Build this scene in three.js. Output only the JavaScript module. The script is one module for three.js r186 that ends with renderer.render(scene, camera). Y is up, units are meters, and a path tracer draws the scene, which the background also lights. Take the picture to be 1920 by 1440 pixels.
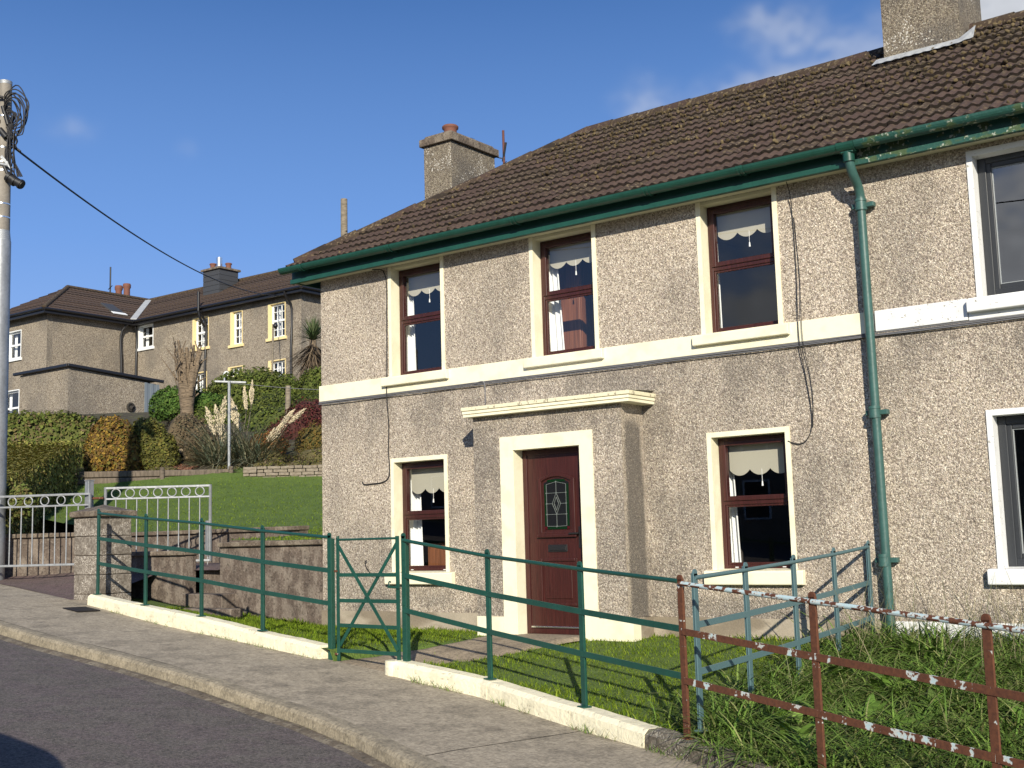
import * as THREE from 'three';
import { mergeGeometries } from 'three/addons/utils/BufferGeometryUtils.js';
import { RoundedBoxGeometry } from 'three/addons/geometries/RoundedBoxGeometry.js';

// ---------- camera, sun, sky, exposure ----------
const scene = new THREE.Scene();
const camera = new THREE.PerspectiveCamera(35.49, 4 / 3, 0.1, 1200);
camera.rotation.order = 'YXZ';
const RAD = Math.PI / 180;
camera.position.set(10.743, 1.279, 10.536);
camera.rotation.set(7.224 * RAD, 36.464 * RAD, -1.6025 * RAD);
const renderer = new THREE.WebGLRenderer({ antialias: true });
renderer.toneMapping = THREE.LinearToneMapping;
renderer.toneMappingExposure = 1.22;
renderer.shadowMap.enabled = true;
const SUN = new THREE.Vector3(0.78, 0.54, 1.0).normalize();
const sun = new THREE.DirectionalLight(new THREE.Color(1.0, 0.92, 0.765), 4.9);
sun.position.copy(SUN).multiplyScalar(60); sun.castShadow = true; sun.shadow.radius = 1;
Object.assign(sun.shadow.camera, { left: -45, right: 45, top: 35, bottom: -35, near: 1, far: 160 });
sun.shadow.mapSize.set(4096, 4096);
scene.add(sun, sun.target);

// ---------- random numbers and noise ----------
let seed = 12345;
const rnd = () => { seed = (seed + 0x6D2B79F5) | 0; let t = Math.imul(seed ^ (seed >>> 15), 1 | seed); t = (t + Math.imul(t ^ (t >>> 7), 61 | t)) ^ t; return ((t ^ (t >>> 14)) >>> 0) / 4294967296; };
const rr = (a, b) => a + (b - a) * rnd();
const RT = new Float32Array(65536); for (let i = 0; i < 65536; i++) RT[i] = rnd();
const PT = new Uint16Array(65536); for (let i = 0; i < 65536; i++) PT[i] = Math.floor(rnd() * 65536);
const hash = (x, y, s) => RT[(PT[(x + s * 7919) & 65535] + y) & 65535];
const mod = (a, n) => n ? (a >= 0 && a < n ? a : ((a % n) + n) % n) : a;
function vn(x, y, s, p = 0) {           // value noise, repeating every p cells
  const xi = Math.floor(x), yi = Math.floor(y), fx = x - xi, fy = y - yi, u = fx * fx * (3 - 2 * fx), v = fy * fy * (3 - 2 * fy);
  let x0 = xi, x1 = xi + 1, y0 = yi, y1 = yi + 1; if (p) { x0 = mod(x0, p); x1 = mod(x1, p); y0 = mod(y0, p); y1 = mod(y1, p); }
  const o = s * 7919, p0 = PT[(x0 + o) & 65535], p1 = PT[(x1 + o) & 65535], a = RT[(p0 + y0) & 65535], b = RT[(p1 + y0) & 65535], c = RT[(p0 + y1) & 65535], d = RT[(p1 + y1) & 65535];
  return a + (b - a) * u + (c - a) * v + (a - b - c + d) * u * v;
}
function fbm(x, y, s, oct = 4, p = 0) { let t = 0, a = .5, n = 0; for (let i = 0; i < oct; i++) { t += a * vn(x, y, s + i, p); n += a; a *= .5; x *= 2; y *= 2; p *= 2; } return t / n; }
const sst = (a, b, x) => { const t = Math.min(1, Math.max(0, (x - a) / (b - a))); return t * t * (3 - 2 * t); };
const lerp = (a, b, t) => a + (b - a) * t;
const mix3 = (a, b, t) => [lerp(a[0], b[0], t), lerp(a[1], b[1], t), lerp(a[2], b[2], t)];
function table(xs, ys) { return x => { if (x <= xs[0]) return ys[0] + (ys[1] - ys[0]) / (xs[1] - xs[0]) * (x - xs[0]); let i = 1; while (i < xs.length - 1 && x > xs[i]) i++; return ys[i - 1] + (ys[i] - ys[i - 1]) * (x - xs[i - 1]) / (xs[i] - xs[i - 1]); }; }

// ---------- sky ----------
{
  const W = 2048, H = 1024, data = new Float32Array(W * H * 4), D = Math.PI / 180;
  // [azimuth, elevation, half widths, strength] of the clouds, azimuth = atan2(x, z) in degrees
  const blobs = [[-157.3, 19.5, 2.7, 1.35, 1.6], [-160.8, 20.6, 1.6, 1.0, .75], [-152.8, 18.9, 2.4, 1.3, .36], [-156.8, 23.2, 2.0, .8, .42], [-158.2, 22.2, 2.2, .7, .22], [-168, 21.4, 4.5, 2.4, 1.3], [-175, 19, 6, 4, 1.3],
    [-122.9, 18.6, 1.4, .65, .24], [-128.2, 18.1, .7, .5, .17], [-150.5, 20.2, 1.6, 1.3, .30],
    [-14, 9.2, 10, 5.6, 2.1], [4, 8, 12, 5, 1.4], [-27, 8.6, 5, 2.4, .55], [35, 10, 14, 5, 1.2], [70, 12, 10, 4, 1], [110, 16, 12, 5, 1.1], [150, 20, 12, 5, 1.1], [-60, 7, 9, 3, .8], [60, 40, 14, 7, .8], [-20, 52, 14, 6, .7], [170, 45, 12, 5, .7]];
  for (let j = 0; j < H; j++) {
    const el = ((j + .5) / H - .5) * Math.PI, y = Math.sin(el), ce = Math.cos(el), ed = el / D;
    const h = Math.max(0, Math.min(1, ed / 90));
    const stops = [[0, [.46, .62, .92]], [6, [.30, .49, .88]], [14, [.176, .358, .775]], [25, [.073, .186, .475]], [45, [.045, .125, .36]], [90, [.032, .092, .285]]];
    let base = stops[stops.length - 1][1];
    for (let i = 1; i < stops.length; i++) if (Math.max(0, ed) <= stops[i][0]) { base = mix3(stops[i - 1][1], stops[i][1], (Math.max(0, ed) - stops[i - 1][0]) / (stops[i][0] - stops[i - 1][0])); break; }
    if (ed < 0) base = mix3(base, [.16, .15, .13], Math.min(1, -ed / 4));
    for (let i = 0; i < W; i++) {
      const a = ((i + .5) / W - .5) * 2 * Math.PI, x = Math.cos(a) * ce, z = Math.sin(a) * ce, az = Math.atan2(x, z) / D;
      const sd = Math.max(0, x * SUN.x + y * SUN.y + z * SUN.z);
      let c = base.map((v, k) => v * (1 + [.5, .4, .22][k] * Math.pow(sd, 8) + [1.2, 1, .7][k] * Math.pow(sd, 60)));
      if (ed > 0) {
        let d = 0;
        for (const [ba, be, wa, we, st] of blobs) { let da = az - ba; da = (da + 540) % 360 - 180; const q = (da / wa) ** 2 + ((ed - be) / we) ** 2; if (q < 6) d += st * Math.exp(-q * .9); }
        if (d > .01) {
          const n = fbm(az * .42 + 200, ed * .85 + 40, 11, 5), n2 = fbm(az * 1.3 + 300, ed * 2.2 + 80, 23, 4);
          const k = Math.max(sst(.12, .95, d * (.35 + 1.25 * n) - .30 * (1 - n2) * Math.min(1, d * 2)), .34 * sst(.02, .5, d * (.3 + 1.1 * n2) * (.5 + n)));
          const lit = (.50 + .26 * n2 + .1 * n) * (1 + .9 * Math.pow(sd, 3));
          c = mix3(c, [lit * .97, lit * 1.0, lit * 1.05], Math.min(.93, k));
        }
      }
      const o = (j * W + i) * 4; data[o] = c[0] * .84; data[o + 1] = c[1] * .84; data[o + 2] = c[2] * .84; data[o + 3] = 1;
    }
  }
  const t = new THREE.DataTexture(data, W, H, THREE.RGBAFormat, THREE.FloatType);
  t.mapping = THREE.EquirectangularReflectionMapping; t.magFilter = t.minFilter = THREE.LinearFilter; t.needsUpdate = true;
  scene.background = t; scene.environment = t;
}

// ---------- textures ----------
const ET = new Float32Array(4097); for (let i = 0; i <= 4096; i++) { const v = i / 4096; ET[i] = 255 * (v <= .0031308 ? v * 12.92 : 1.055 * Math.pow(v, 1 / 2.4) - .055); }
const enc = v => ET[v <= 0 ? 0 : v >= 1 ? 4096 : (v * 4096) | 0];
function finish(d, w, h, srgb, sx, sy, wrap = THREE.RepeatWrapping) {
  const t = new THREE.DataTexture(d, w, h); t.magFilter = THREE.LinearFilter; t.minFilter = THREE.LinearMipmapLinearFilter; t.generateMipmaps = true;
  t.wrapS = t.wrapT = wrap; if (srgb) t.colorSpace = THREE.SRGBColorSpace; t.repeat.set(1 / sx, 1 / sy); t.needsUpdate = true; return t;
}
// fn(x, y) in pixels gives [r, g, b, height]; the pair covers sx by sy metres
function pair(w, h, sx, sy, fn, bump = true) {
  const c = new Uint8Array(w * h * 4), b = new Uint8Array(w * h * 4);
  for (let y = 0; y < h; y++) for (let x = 0; x < w; x++) {
    const q = fn(x, y), o = (y * w + x) * 4; c[o] = enc(q[0]); c[o + 1] = enc(q[1]); c[o + 2] = enc(q[2]); c[o + 3] = 255;
    const k = Math.min(255, Math.max(0, (q[3] ?? .5) * 255)); b[o] = b[o + 1] = b[o + 2] = k; b[o + 3] = 255;
  }
  return { map: finish(c, w, h, true, sx, sy), bumpMap: bump ? finish(b, w, h, false, sx, sy) : null };
}
function mat(color, rough = .8, t = null, bumpScale = 0, extra = {}) {
  const m = new THREE.MeshStandardMaterial({ color: new THREE.Color().setRGB(...color), roughness: rough, ...extra });
  if (t) { m.map = t.map; if (bumpScale) { m.bumpMap = t.bumpMap; m.bumpScale = bumpScale; } }
  return m;
}
// dry dash: stones thrown at wet render; cell = stone size in pixels; stain(x, y) 0..1 dirt, in metres
const CHIPS = [[.64, .575, .485], [.66, .585, .50], [.50, .43, .36], [.33, .28, .23], [.74, .69, .61], [.42, .37, .31], [.56, .49, .43], [.25, .21, .18], [.58, .52, .42], [.46, .40, .36]];
function dash(w, h, sx, sy, cell, tone, stain, spots = 0) {
  const pw = Math.floor(w / cell), ph = Math.floor(h / cell), cw = w / pw, ch = h / ph;
  return pair(w, h, sx, sy, (x, y) => {
    const gx = x / cw, gy = y / ch, xi = Math.floor(gx), yi = Math.floor(gy); let d1 = 9, d2 = 9, id = 0;
    for (let a = -1; a < 2; a++) for (let b = -1; b < 2; b++) {
      const X = xi + a, Y = yi + b, mx = mod(X, pw), my = mod(Y, ph), px = X + .15 + .7 * hash(mx, my, 5), py = Y + .15 + .7 * hash(mx, my, 6);
      const dx = (gx - px) * (.7 + .6 * hash(mx, my, 8)), dy = (gy - py) * (.7 + .6 * hash(mx, my, 9)), d = dx * dx + dy * dy;
      if (d < d1) { d2 = d1; d1 = d; id = my * pw + mx; } else if (d < d2) d2 = d;
    }
    const gap = sst(0, .22, Math.sqrt(d2) - Math.sqrt(d1)), k = CHIPS[Math.floor(hash(id, 3, 77) * CHIPS.length)], v = .82 + .36 * hash(id, 4, 78);
    let c = mix3([.20, .165, .125], k.map(q => q * v), .25 + .75 * gap);
    const X = x / w * sx, Y = y / h * sy;
    const s = stain ? stain(X, Y, hash(id, 9, 90)) : 0;
    c = mix3(c.map((q, i) => q * tone[i]), [.125, .112, .098].map(q => q * (.6 + .8 * hash(id, 7, 91))), s);
    if (spots && hash(id, 12, 95) < spots * sst(.42, .6, fbm(X * 3, Y * 3, 97, 3))) c = [.62, .59, .52];
    return [...c, gap * (.45 + .55 * hash(id, 2, 79))];
  });
}
const FAC = { x0: -.06, y0: -.15, w: 7.16, h: 4.85 };
const streak = (x, y, x0, w, top, len) => sst(w, 0, Math.abs(x - x0 + .05 * (vn(y * 3, x0 * 7, 31) - .5))) * sst(top - len, top, y) * (y < top ? 1 : 0);
const T = {};
T.dash = dash(2048, 1392, FAC.w, FAC.h, 3.5, [1.08, 1.05, .995], (X, Y, r) => {
  const x = X + FAC.x0, y = Y + FAC.y0, n = fbm(x * 1.1, y * 1.1, 41, 4), m = fbm(x * 5, y * 1.6, 45, 4);
  let s = .26 * sst(.45, .72, n) + .14 * sst(.5, .8, m) + .12 * sst(.36, .62, fbm(x * .55 + 7, y * .8 + 3, 47, 3)) * (y < 3 ? 1 : .45);
  s += .32 * sst(2.35, 2.95, y + .25 * (m - .5)) * sst(3.05, 2.97, y) * sst(.30, .62, m); s += .30 * sst(.5, .1, Math.abs(x - 4.75)) * sst(.3, .6, m) * (y < 2.6 ? 1 : 0);                       // grime washed down below the band
  for (const sx of [2.2, 4.28, 6.3, 1.05, 3.12, 5.2]) s += .35 * streak(x, y, sx, .09, 3.0, .55 + .3 * vn(sx, 2, 3)) * sst(.3, .6, m);
  s += .5 * sst(.75, .46, y) * sst(.42, .62, fbm(x * 3, y * 3, 61, 3));                      // damp foot of the wall
  return Math.min(.62, s * (.55 + .9 * r));
});
T.dashSide = dash(256, 1024, .62, 2.4, 3.6, [1.08, 1.05, .995], (X, Y, r) => {                   // algae on the porch return
  const e = .05 * (fbm(Y * 5, X * 9, 71, 4) - .5) + .03 * (r - .5);
  const band = sst(.02, .09, X + e) * sst(.43, .33, X + e * 1.4 + .05 * sst(1.4, 2.2, Y)) * sst(2.2, 2.0, Y + e * 3);
  return Math.min(.88, band * (.6 + .75 * r) * (.7 + .5 * fbm(X * 8, Y * 3, 73, 3)));
});
T.stack = dash(512, 512, 1.6, 1.6, 4.4, [.52, .50, .44], (X, Y, r) => Math.min(.8, .7 * sst(.35, .7, fbm(X * 2.5, Y * 2.5, 81, 4, 4)) * (.4 + r)), .16);
T.dash2 = dash(1024, 1024, 8, 8, 3.2, [.59, .57, .52], (X, Y, r) => Math.min(.6, .62 * sst(.36, .72, fbm(X * .75, Y * .75, 85, 5, 6)) * (.5 + .7 * r)));
T.render = pair(512, 512, 4, 4, (x, y) => { const n = fbm(x / 32, y / 32, 101, 5, 16), f = hash(x, y, 4), p = sst(.5, .68, fbm(x / 64, y / 26, 105, 4, 8)); const c = mix3([.20, .175, .14], [.38, .35, .30], p * .75); return [...c.map(v => v * (.72 + .4 * n + .22 * f)), .4 * n + .3 * f]; });
T.conc = pair(1024, 1024, 2.2, 2.2, (x, y) => {          // brushed pavement concrete
  const n = fbm(x / 64, y / 64, 111, 5, 16), f = hash(x, y, 4), b = vn(x / 3.2, y / 21, 118), g = fbm(x / 5, y / 5, 121, 2, 205), st = sst(.56, .74, fbm(x / 128, y / 128, 125, 4, 8));
  const cg = vn(x / 11, y / 8, 129) + .6 * vn(x / 24, y / 15, 128) - .8; const v = (.62 + .30 * n + .3 * (f - .5) + .45 * (g - .5) + .26 * (b - .5) + .30 * cg) * (1 - .22 * st); return [.51 * v, .435 * v, .325 * v, .35 * g + .25 * f + .3 * b];
});
T.asphalt = pair(1024, 1024, 2, 2, (x, y) => {
  const n = fbm(x / 64, y / 64, 131, 4, 16), g = vn(x / 3, y / 3, 135), f = hash(x, y, 8), h = hash(x >> 1, y >> 1, 9), pt = sst(.45, .62, fbm(x / 90, y / 90, 139, 3));
  const cg = vn(x / 8, y / 8, 136), ch = hash(x >> 2, y >> 2, 14); let v = .55 + .30 * n + .5 * (g - .5) + .35 * (f - .5) + .55 * (cg - .5); if (h > .985) v += 1.0; if (ch > .988) v += .75; if (ch < .012) v -= .25; const c = mix3([.185, .16, .145], [.19, .155, .15], pt); return [...c.map(q => q * v), .5 * g + .4 * f];
});
T.old = pair(1024, 1024, 2.4, 2.4, (x, y) => {           // weathered garden wall concrete
  const n = fbm(x / 64, y / 64, 141, 5, 16), s = sst(.44, .66, fbm(x / 40, y / 90, 145, 5)), f = hash(x, y, 8), w = fbm(x / 9, y / 9, 149, 3), sp = sst(.66, .74, w), dk = sst(.36, .26, w);
  let c = mix3([.185, .15, .125], [.30, .26, .22], s); c = mix3(c, [.48, .44, .38], sp * .35); c = mix3(c, [.06, .05, .04], dk * .6); return [...c.map(q => q * (.62 + .5 * n + .22 * (f - .5))), .6 * w + .2 * f];
});
T.pale = pair(512, 512, 1.2, 1.2, (x, y) => { const w = fbm(x / 11, y / 11, 151, 4), n = fbm(x / 60, y / 60, 155, 4), f = hash(x, y, 8), sp = sst(.42, .66, w); const k = sst(.60, .68, fbm(x / 4, y / 4, 158, 2)) * sst(.38, .6, n); const c = mix3(mix3([.21, .185, .155], [.34, .31, .27], sp), [.66, .63, .57], k); return [...c.map(q => q * (.7 + .5 * n + .24 * (f - .5))), .6 * w + .3 * k]; });
T.cream = pair(512, 512, 1.5, 1.5, (x, y) => { const n = fbm(x / 64, y / 64, 161, 4, 8), w = fbm(x / 14, y / 14, 165, 4), f = hash(x, y, 8); const d = .10 * sst(.5, .75, n); const v = 1 - d - .05 * (w - .5) - .03 * (f - .5); return [.86 * v, .81 * v, .61 * v * (1 - d * .4), .5 * w + .2 * f]; });
T.creamOld = pair(512, 256, 1.5, .75, (x, y) => { const n = fbm(x / 40, y / 40, 166, 4), w = fbm(x / 6, y / 12, 168, 3), f = hash(x, y, 8); const d = sst(.62, .72, w) * sst(.4, .6, n), v = .97 - .08 * n - .04 * f; return [...mix3([.84 * v, .78 * v, .55 * v], [.17, .15, .11], d * .8), .5 * w]; });
T.wall = pair(1024, 256, 2, .5, (x, y) => {              // painted garden kerb, worn towards the foot
  const w = fbm(x / 13, y / 13, 171, 4), n = fbm(x / 50, y / 50, 175, 4), f = hash(x, y, 8); let v = .97 - .12 * sst(.5, .7, n) - .09 * (w - .5) - .05 * (f - .5);
  const yy = y / 256 * .5, worn = sst(.70, .78, w * .9 + .1 * n); return [...mix3([.88 * v, .82 * v, .60 * v], [.40, .34, .23], worn * .7), .7 * w + .2 * f];
});
T.white = pair(512, 512, 1.2, 1.2, (x, y) => { const n = fbm(x / 50, y / 50, 191, 4), w = fbm(x / 10, y / 5, 193, 3), f = hash(x, y, 8), c = sst(.74, .78, w) * sst(.42, .6, n), v = .80 * (.97 - .10 * sst(.5, .75, n) - .04 * f); return [...mix3([v, v * 1.01, v * 1.005], [.34, .32, .28], c), .5 + .3 * n - .4 * c]; });
T.wood = pair(512, 512, .6, 1.2, (x, y) => { const g = fbm(x / 3, y / 90, 181, 4), h = vn(x / 1.7, y / 60, 185); const v = .75 + .8 * (g - .5) + .5 * (h - .5); return [.062 * v, .0155 * v, .0125 * v, g]; });
T.ward = pair(256, 256, .8, 1.6, (x, y) => { const g = fbm(x / 5, y / 70, 187, 4), h = vn(x / 2, y / 40, 189); const v = .7 + .7 * (g - .5) + .4 * (h - .5); return [.26 * v, .105 * v, .05 * v, g]; });
const rust = (lo, hi, s) => pair(1024, 128, 2.2, .275, (x, y) => {
  const n = fbm(x / 26, y / 26, s, 4), m = fbm(x / 7, y / 7, s + 7, 3), f = hash(x, y, 8), r = sst(lo, hi, n * .72 + m * .28), edge = sst(lo - .07, lo, n * .72 + m * .28) * (1 - r);
  let c = mix3([.46, .60, .62], [.070 + .080 * m, .024 + .030 * m, .012 + .011 * m], r); c = mix3(c, [.62, .52, .42], edge * .55); return [...c.map(q => q * (.85 + .3 * f)), .35 * r + .4 * m * r];
});
T.rustA = rust(.50, .54, 201); T.rustB = rust(.355, .395, 221); T.rustC = rust(.27, .31, 241);
T.green = pair(256, 256, 1.2, 1.2, (x, y) => { const n = fbm(x / 32, y / 32, 251, 4, 8), w = fbm(x / 6, y / 6, 255, 3), f = hash(x, y, 8); const v = .8 + .35 * (n - .5) + .2 * (w - .5) + .1 * f; return [.0135 * v, .078 * v, .056 * v, w]; });
T.mossGreen = pair(512, 256, 1.6, .8, (x, y) => { const n = fbm(x / 26, y / 18, 261, 4), w = fbm(x / 7, y / 7, 265, 3), f = hash(x, y, 8); let c = [.015, .078, .062]; c = mix3(c, [.065, .10, .035], .8 * sst(.5, .66, n)); c = mix3(c, [.34, .37, .31], sst(.64, .70, w) * sst(.46, .56, n)); return [...c.map(q => q * (.8 + .35 * f)), w]; });
T.steel = pair(256, 256, .9, .9, (x, y) => { const n = fbm(x / 24, y / 60, 271, 5), f = hash(x, y, 8), w = vn(x / 7, y / 7, 275); const v = .8 + .4 * (n - .5) + .16 * (w - .5) + .1 * f; return [.37 * v, .385 * v, .40 * v, w]; });
T.bark = pair(256, 512, .8, 1.6, (x, y) => { const g = fbm(x / 8, y / 34, 281, 4), f = hash(x, y, 8); const v = .55 + .9 * (g - .3) + .1 * f; return [.22 * v, .165 * v, .11 * v, g]; });
T.turf = pair(1024, 1024, 3, 3, (x, y) => { const n = fbm(x / 64, y / 64, 291, 4, 16), g = fbm(x / 4, y / 6, 295, 3), f = hash(x, y, 8); const c = mix3([.045, .085, .012], [.125, .19, .03], .25 + .5 * n + .5 * (g - .5)); return [...c.map(q => q * (.75 + .5 * f)), g]; });
T.soil = pair(512, 512, 2, 2, (x, y) => { const n = fbm(x / 32, y / 32, 301, 5, 16), g = fbm(x / 5, y / 5, 305, 3), f = hash(x, y, 8); const c = mix3([.055, .042, .026], [.085, .085, .03], sst(.45, .65, n)); return [...c.map(q => q * (.6 + .5 * g + .3 * f)), g]; });
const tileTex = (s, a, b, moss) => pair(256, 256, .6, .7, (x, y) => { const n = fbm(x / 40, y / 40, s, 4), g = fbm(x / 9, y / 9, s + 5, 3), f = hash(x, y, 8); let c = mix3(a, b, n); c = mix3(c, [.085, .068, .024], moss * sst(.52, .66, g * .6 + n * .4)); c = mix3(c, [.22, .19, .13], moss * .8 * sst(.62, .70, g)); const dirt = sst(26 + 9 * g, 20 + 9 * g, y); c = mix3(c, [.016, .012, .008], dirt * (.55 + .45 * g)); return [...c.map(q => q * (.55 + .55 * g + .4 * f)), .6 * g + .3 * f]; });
const TILE = [tileTex(311, [.070, .045, .036], [.098, .068, .056], .25), tileTex(321, [.062, .040, .033], [.088, .061, .050], .5), tileTex(331, [.078, .053, .043], [.105, .075, .060], .35), tileTex(341, [.056, .040, .028], [.090, .068, .046], 1.0), tileTex(351, [.085, .055, .045], [.112, .08, .066], .15)];
T.stone = pair(256, 256, .6, .6, (x, y) => { const n = fbm(x / 20, y / 12, 361, 4), f = hash(x, y, 8); const c = mix3([.16, .125, .09], [.32, .28, .22], n); return [...c.map(q => q * (.7 + .5 * f)), n]; });

const M = {
  dash: mat([1, 1, 1], .92, T.dash, .012), dashSide: mat([1, 1, 1], .95, T.dashSide, .012), stack: mat([1, 1, 1], .95, T.stack, .014), dash2: mat([1, 1, 1], .95, T.dash2, .01),
  render: mat([1.12, 1.06, .97], .92, T.render, .006), conc: mat([.87, .87, .86], .9, T.conc, .004), asphalt: mat([.85, .85, .82], .9, T.asphalt, .006), red: mat([.92, .76, .74], .9, T.asphalt, .006),
  old: mat([.74, .70, .67], .95, T.old, .012), pale: mat([.76, .73, .70], .95, T.pale, .01), lichen: mat([.50, .48, .43], .95, T.pale, .014), kerbstone: mat([.72, .72, .68], .9, T.conc, .006), cap: mat([.78, .74, .66], .95, T.old, .012), cream: mat([1, 1, 1], .62, T.cream, .002), creamOld: mat([1, 1, 1], .75, T.creamOld, .003), creamWall: mat([1, 1, 1], .75, T.wall, .008),
  white: mat([.80, .82, .82], .55, null), whiteOld: mat([1, 1, 1], .65, T.white, .004), wood: mat([1, 1, 1], .38, T.wood, .0015), ward: mat([1, 1, 1], .45, T.ward, .001),
  rustA: mat([1, 1, 1], .75, T.rustA, .002), rustB: mat([1, 1, 1], .85, T.rustB, .002), rustC: mat([1, 1, 1], .9, T.rustC, .002),
  green: mat([1, 1, 1], .42, T.green, .001), greenPale: mat([3.6, 1.6, 2.0], .45, T.green, .001), mossGreen: mat([1, 1, 1], .6, T.mossGreen, .003), blueGrey: mat([.085, .155, .17], .5), bareGrey: mat([.22, .26, .24], .5),
  steel: mat([1, 1, 1], .5, T.steel, .001, { metalness: .45 }), shiny: mat([.75, .75, .73], .25, null, 0, { metalness: 1 }), lead: mat([1.25, 1.25, 1.22], .6, T.steel, .006),
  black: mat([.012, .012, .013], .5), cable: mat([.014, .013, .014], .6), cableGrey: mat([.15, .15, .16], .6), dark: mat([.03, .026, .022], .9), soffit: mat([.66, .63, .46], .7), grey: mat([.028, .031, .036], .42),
  bark: mat([1, 1, 1], .9, T.bark, .03), turf: mat([1, 1, 1], .95, T.turf, .02), soil: mat([1, 1, 1], .95, T.soil, .02), stone: mat([1, 1, 1], .9, T.stone, .01), sleeper: mat([.75, .80, .92], .9, T.bark, .01), timber: mat([1.2, 1.35, 1.5], .9, T.bark, .01),
  terra: mat([.17, .068, .045], .8), inside: mat([.10, .092, .08], .9), floor: mat([.07, .045, .03], .7), fabric: mat([.40, .385, .315], .9, null, 0, { side: THREE.DoubleSide }), curtain: mat([.74, .76, .76], .9, null, 0, { side: THREE.DoubleSide }),
  yellow: mat([.80, .65, .33], .65), slate: mat([.05, .052, .056], .6), copperGrey: mat([.16, .19, .22], .55), pipeBlack: mat([.012, .012, .014], .4),
};
const tileMats = TILE.map(t => mat([.74, .66, .61], .92, t, .008));
const glass = new THREE.MeshPhysicalMaterial({ color: 0xffffff, transmission: 1, thickness: 0, roughness: 0, ior: 1.72 });   // double panes mirror more than one sheet does
const glassCoated = new THREE.MeshPhysicalMaterial({ color: new THREE.Color(.7, .75, .8), transmission: 1, thickness: 0, roughness: 0, ior: 2.4 });

// ---------- geometry helpers ----------
const V = (x, y, z) => new THREE.Vector3(x, y, z);
function fix(g) { if (g.index) g = g.toNonIndexed(); for (const k of Object.keys(g.attributes)) if (!['position', 'normal', 'uv'].includes(k)) g.deleteAttribute(k); if (!g.attributes.normal) g.computeVertexNormals(); if (!g.attributes.uv) g.setAttribute('uv', new THREE.BufferAttribute(new Float32Array(g.attributes.position.count * 2), 2)); return g; }
function uvM(g, ox = 0, oy = 0) {      // uv in metres, from the side each face points to
  g = fix(g); const p = g.attributes.position, uv = g.attributes.uv, a = V(), b = V(), c = V();
  for (let i = 0; i < p.count; i += 3) {
    a.fromBufferAttribute(p, i); b.fromBufferAttribute(p, i + 1); c.fromBufferAttribute(p, i + 2); const n = b.clone().sub(a).cross(c.clone().sub(a)), X = Math.abs(n.x), Y = Math.abs(n.y), Z = Math.abs(n.z);
    [a, b, c].forEach((q, k) => { if (Y >= X && Y >= Z) uv.setXY(i + k, q.x + ox, q.z + oy); else if (X >= Z) uv.setXY(i + k, q.z + ox, q.y + oy); else uv.setXY(i + k, q.x + ox, q.y + oy); });
  }
  return g;
}
const box = (x0, x1, y0, y1, z0, z1) => uvM(new THREE.BoxGeometry(x1 - x0, y1 - y0, z1 - z0).translate((x0 + x1) / 2, (y0 + y1) / 2, (z0 + z1) / 2));
const rbox = (x0, x1, y0, y1, z0, z1, r = .01, s = 2) => uvM(new RoundedBoxGeometry(x1 - x0, y1 - y0, z1 - z0, s, r).translate((x0 + x1) / 2, (y0 + y1) / 2, (z0 + z1) / 2));
function orient(g, p, q, up = V(0, 1, 0)) { const x = q.clone().sub(p).normalize(), z = x.clone().cross(up).normalize(), y = z.clone().cross(x); return g.applyMatrix4(new THREE.Matrix4().makeBasis(x, y, z).setPosition(p.clone().add(q).multiplyScalar(.5))); }
function bar(p, q, w, t, up, off = rr(0, 2)) { const L = p.distanceTo(q); return orient(uvM(new RoundedBoxGeometry(L, w, t, 1, Math.min(w, t) * .18), off, off), p, q, up); }
function rod(p, q, r, r2 = r, n = 10, off = rr(0, 2)) { const L = p.distanceTo(q), g = fix(new THREE.CylinderGeometry(r2, r, L, n)); const uv = g.attributes.uv; for (let i = 0; i < uv.count; i++) uv.setXY(i, uv.getY(i) * L + off, uv.getX(i) * r * 6.28); g.rotateZ(-Math.PI / 2); const d = q.clone().sub(p); return orient(g, p, q, Math.abs(d.y) > .9 * d.length() ? V(0, 0, 1) : V(0, 1, 0)); }
function tube(pts, r, n = 6, seg = 0) { const c = new THREE.CatmullRomCurve3(pts.map(p => V(...p)), false, 'centripetal'); return fix(new THREE.TubeGeometry(c, seg || pts.length * 5, r, n, false)); }
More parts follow.
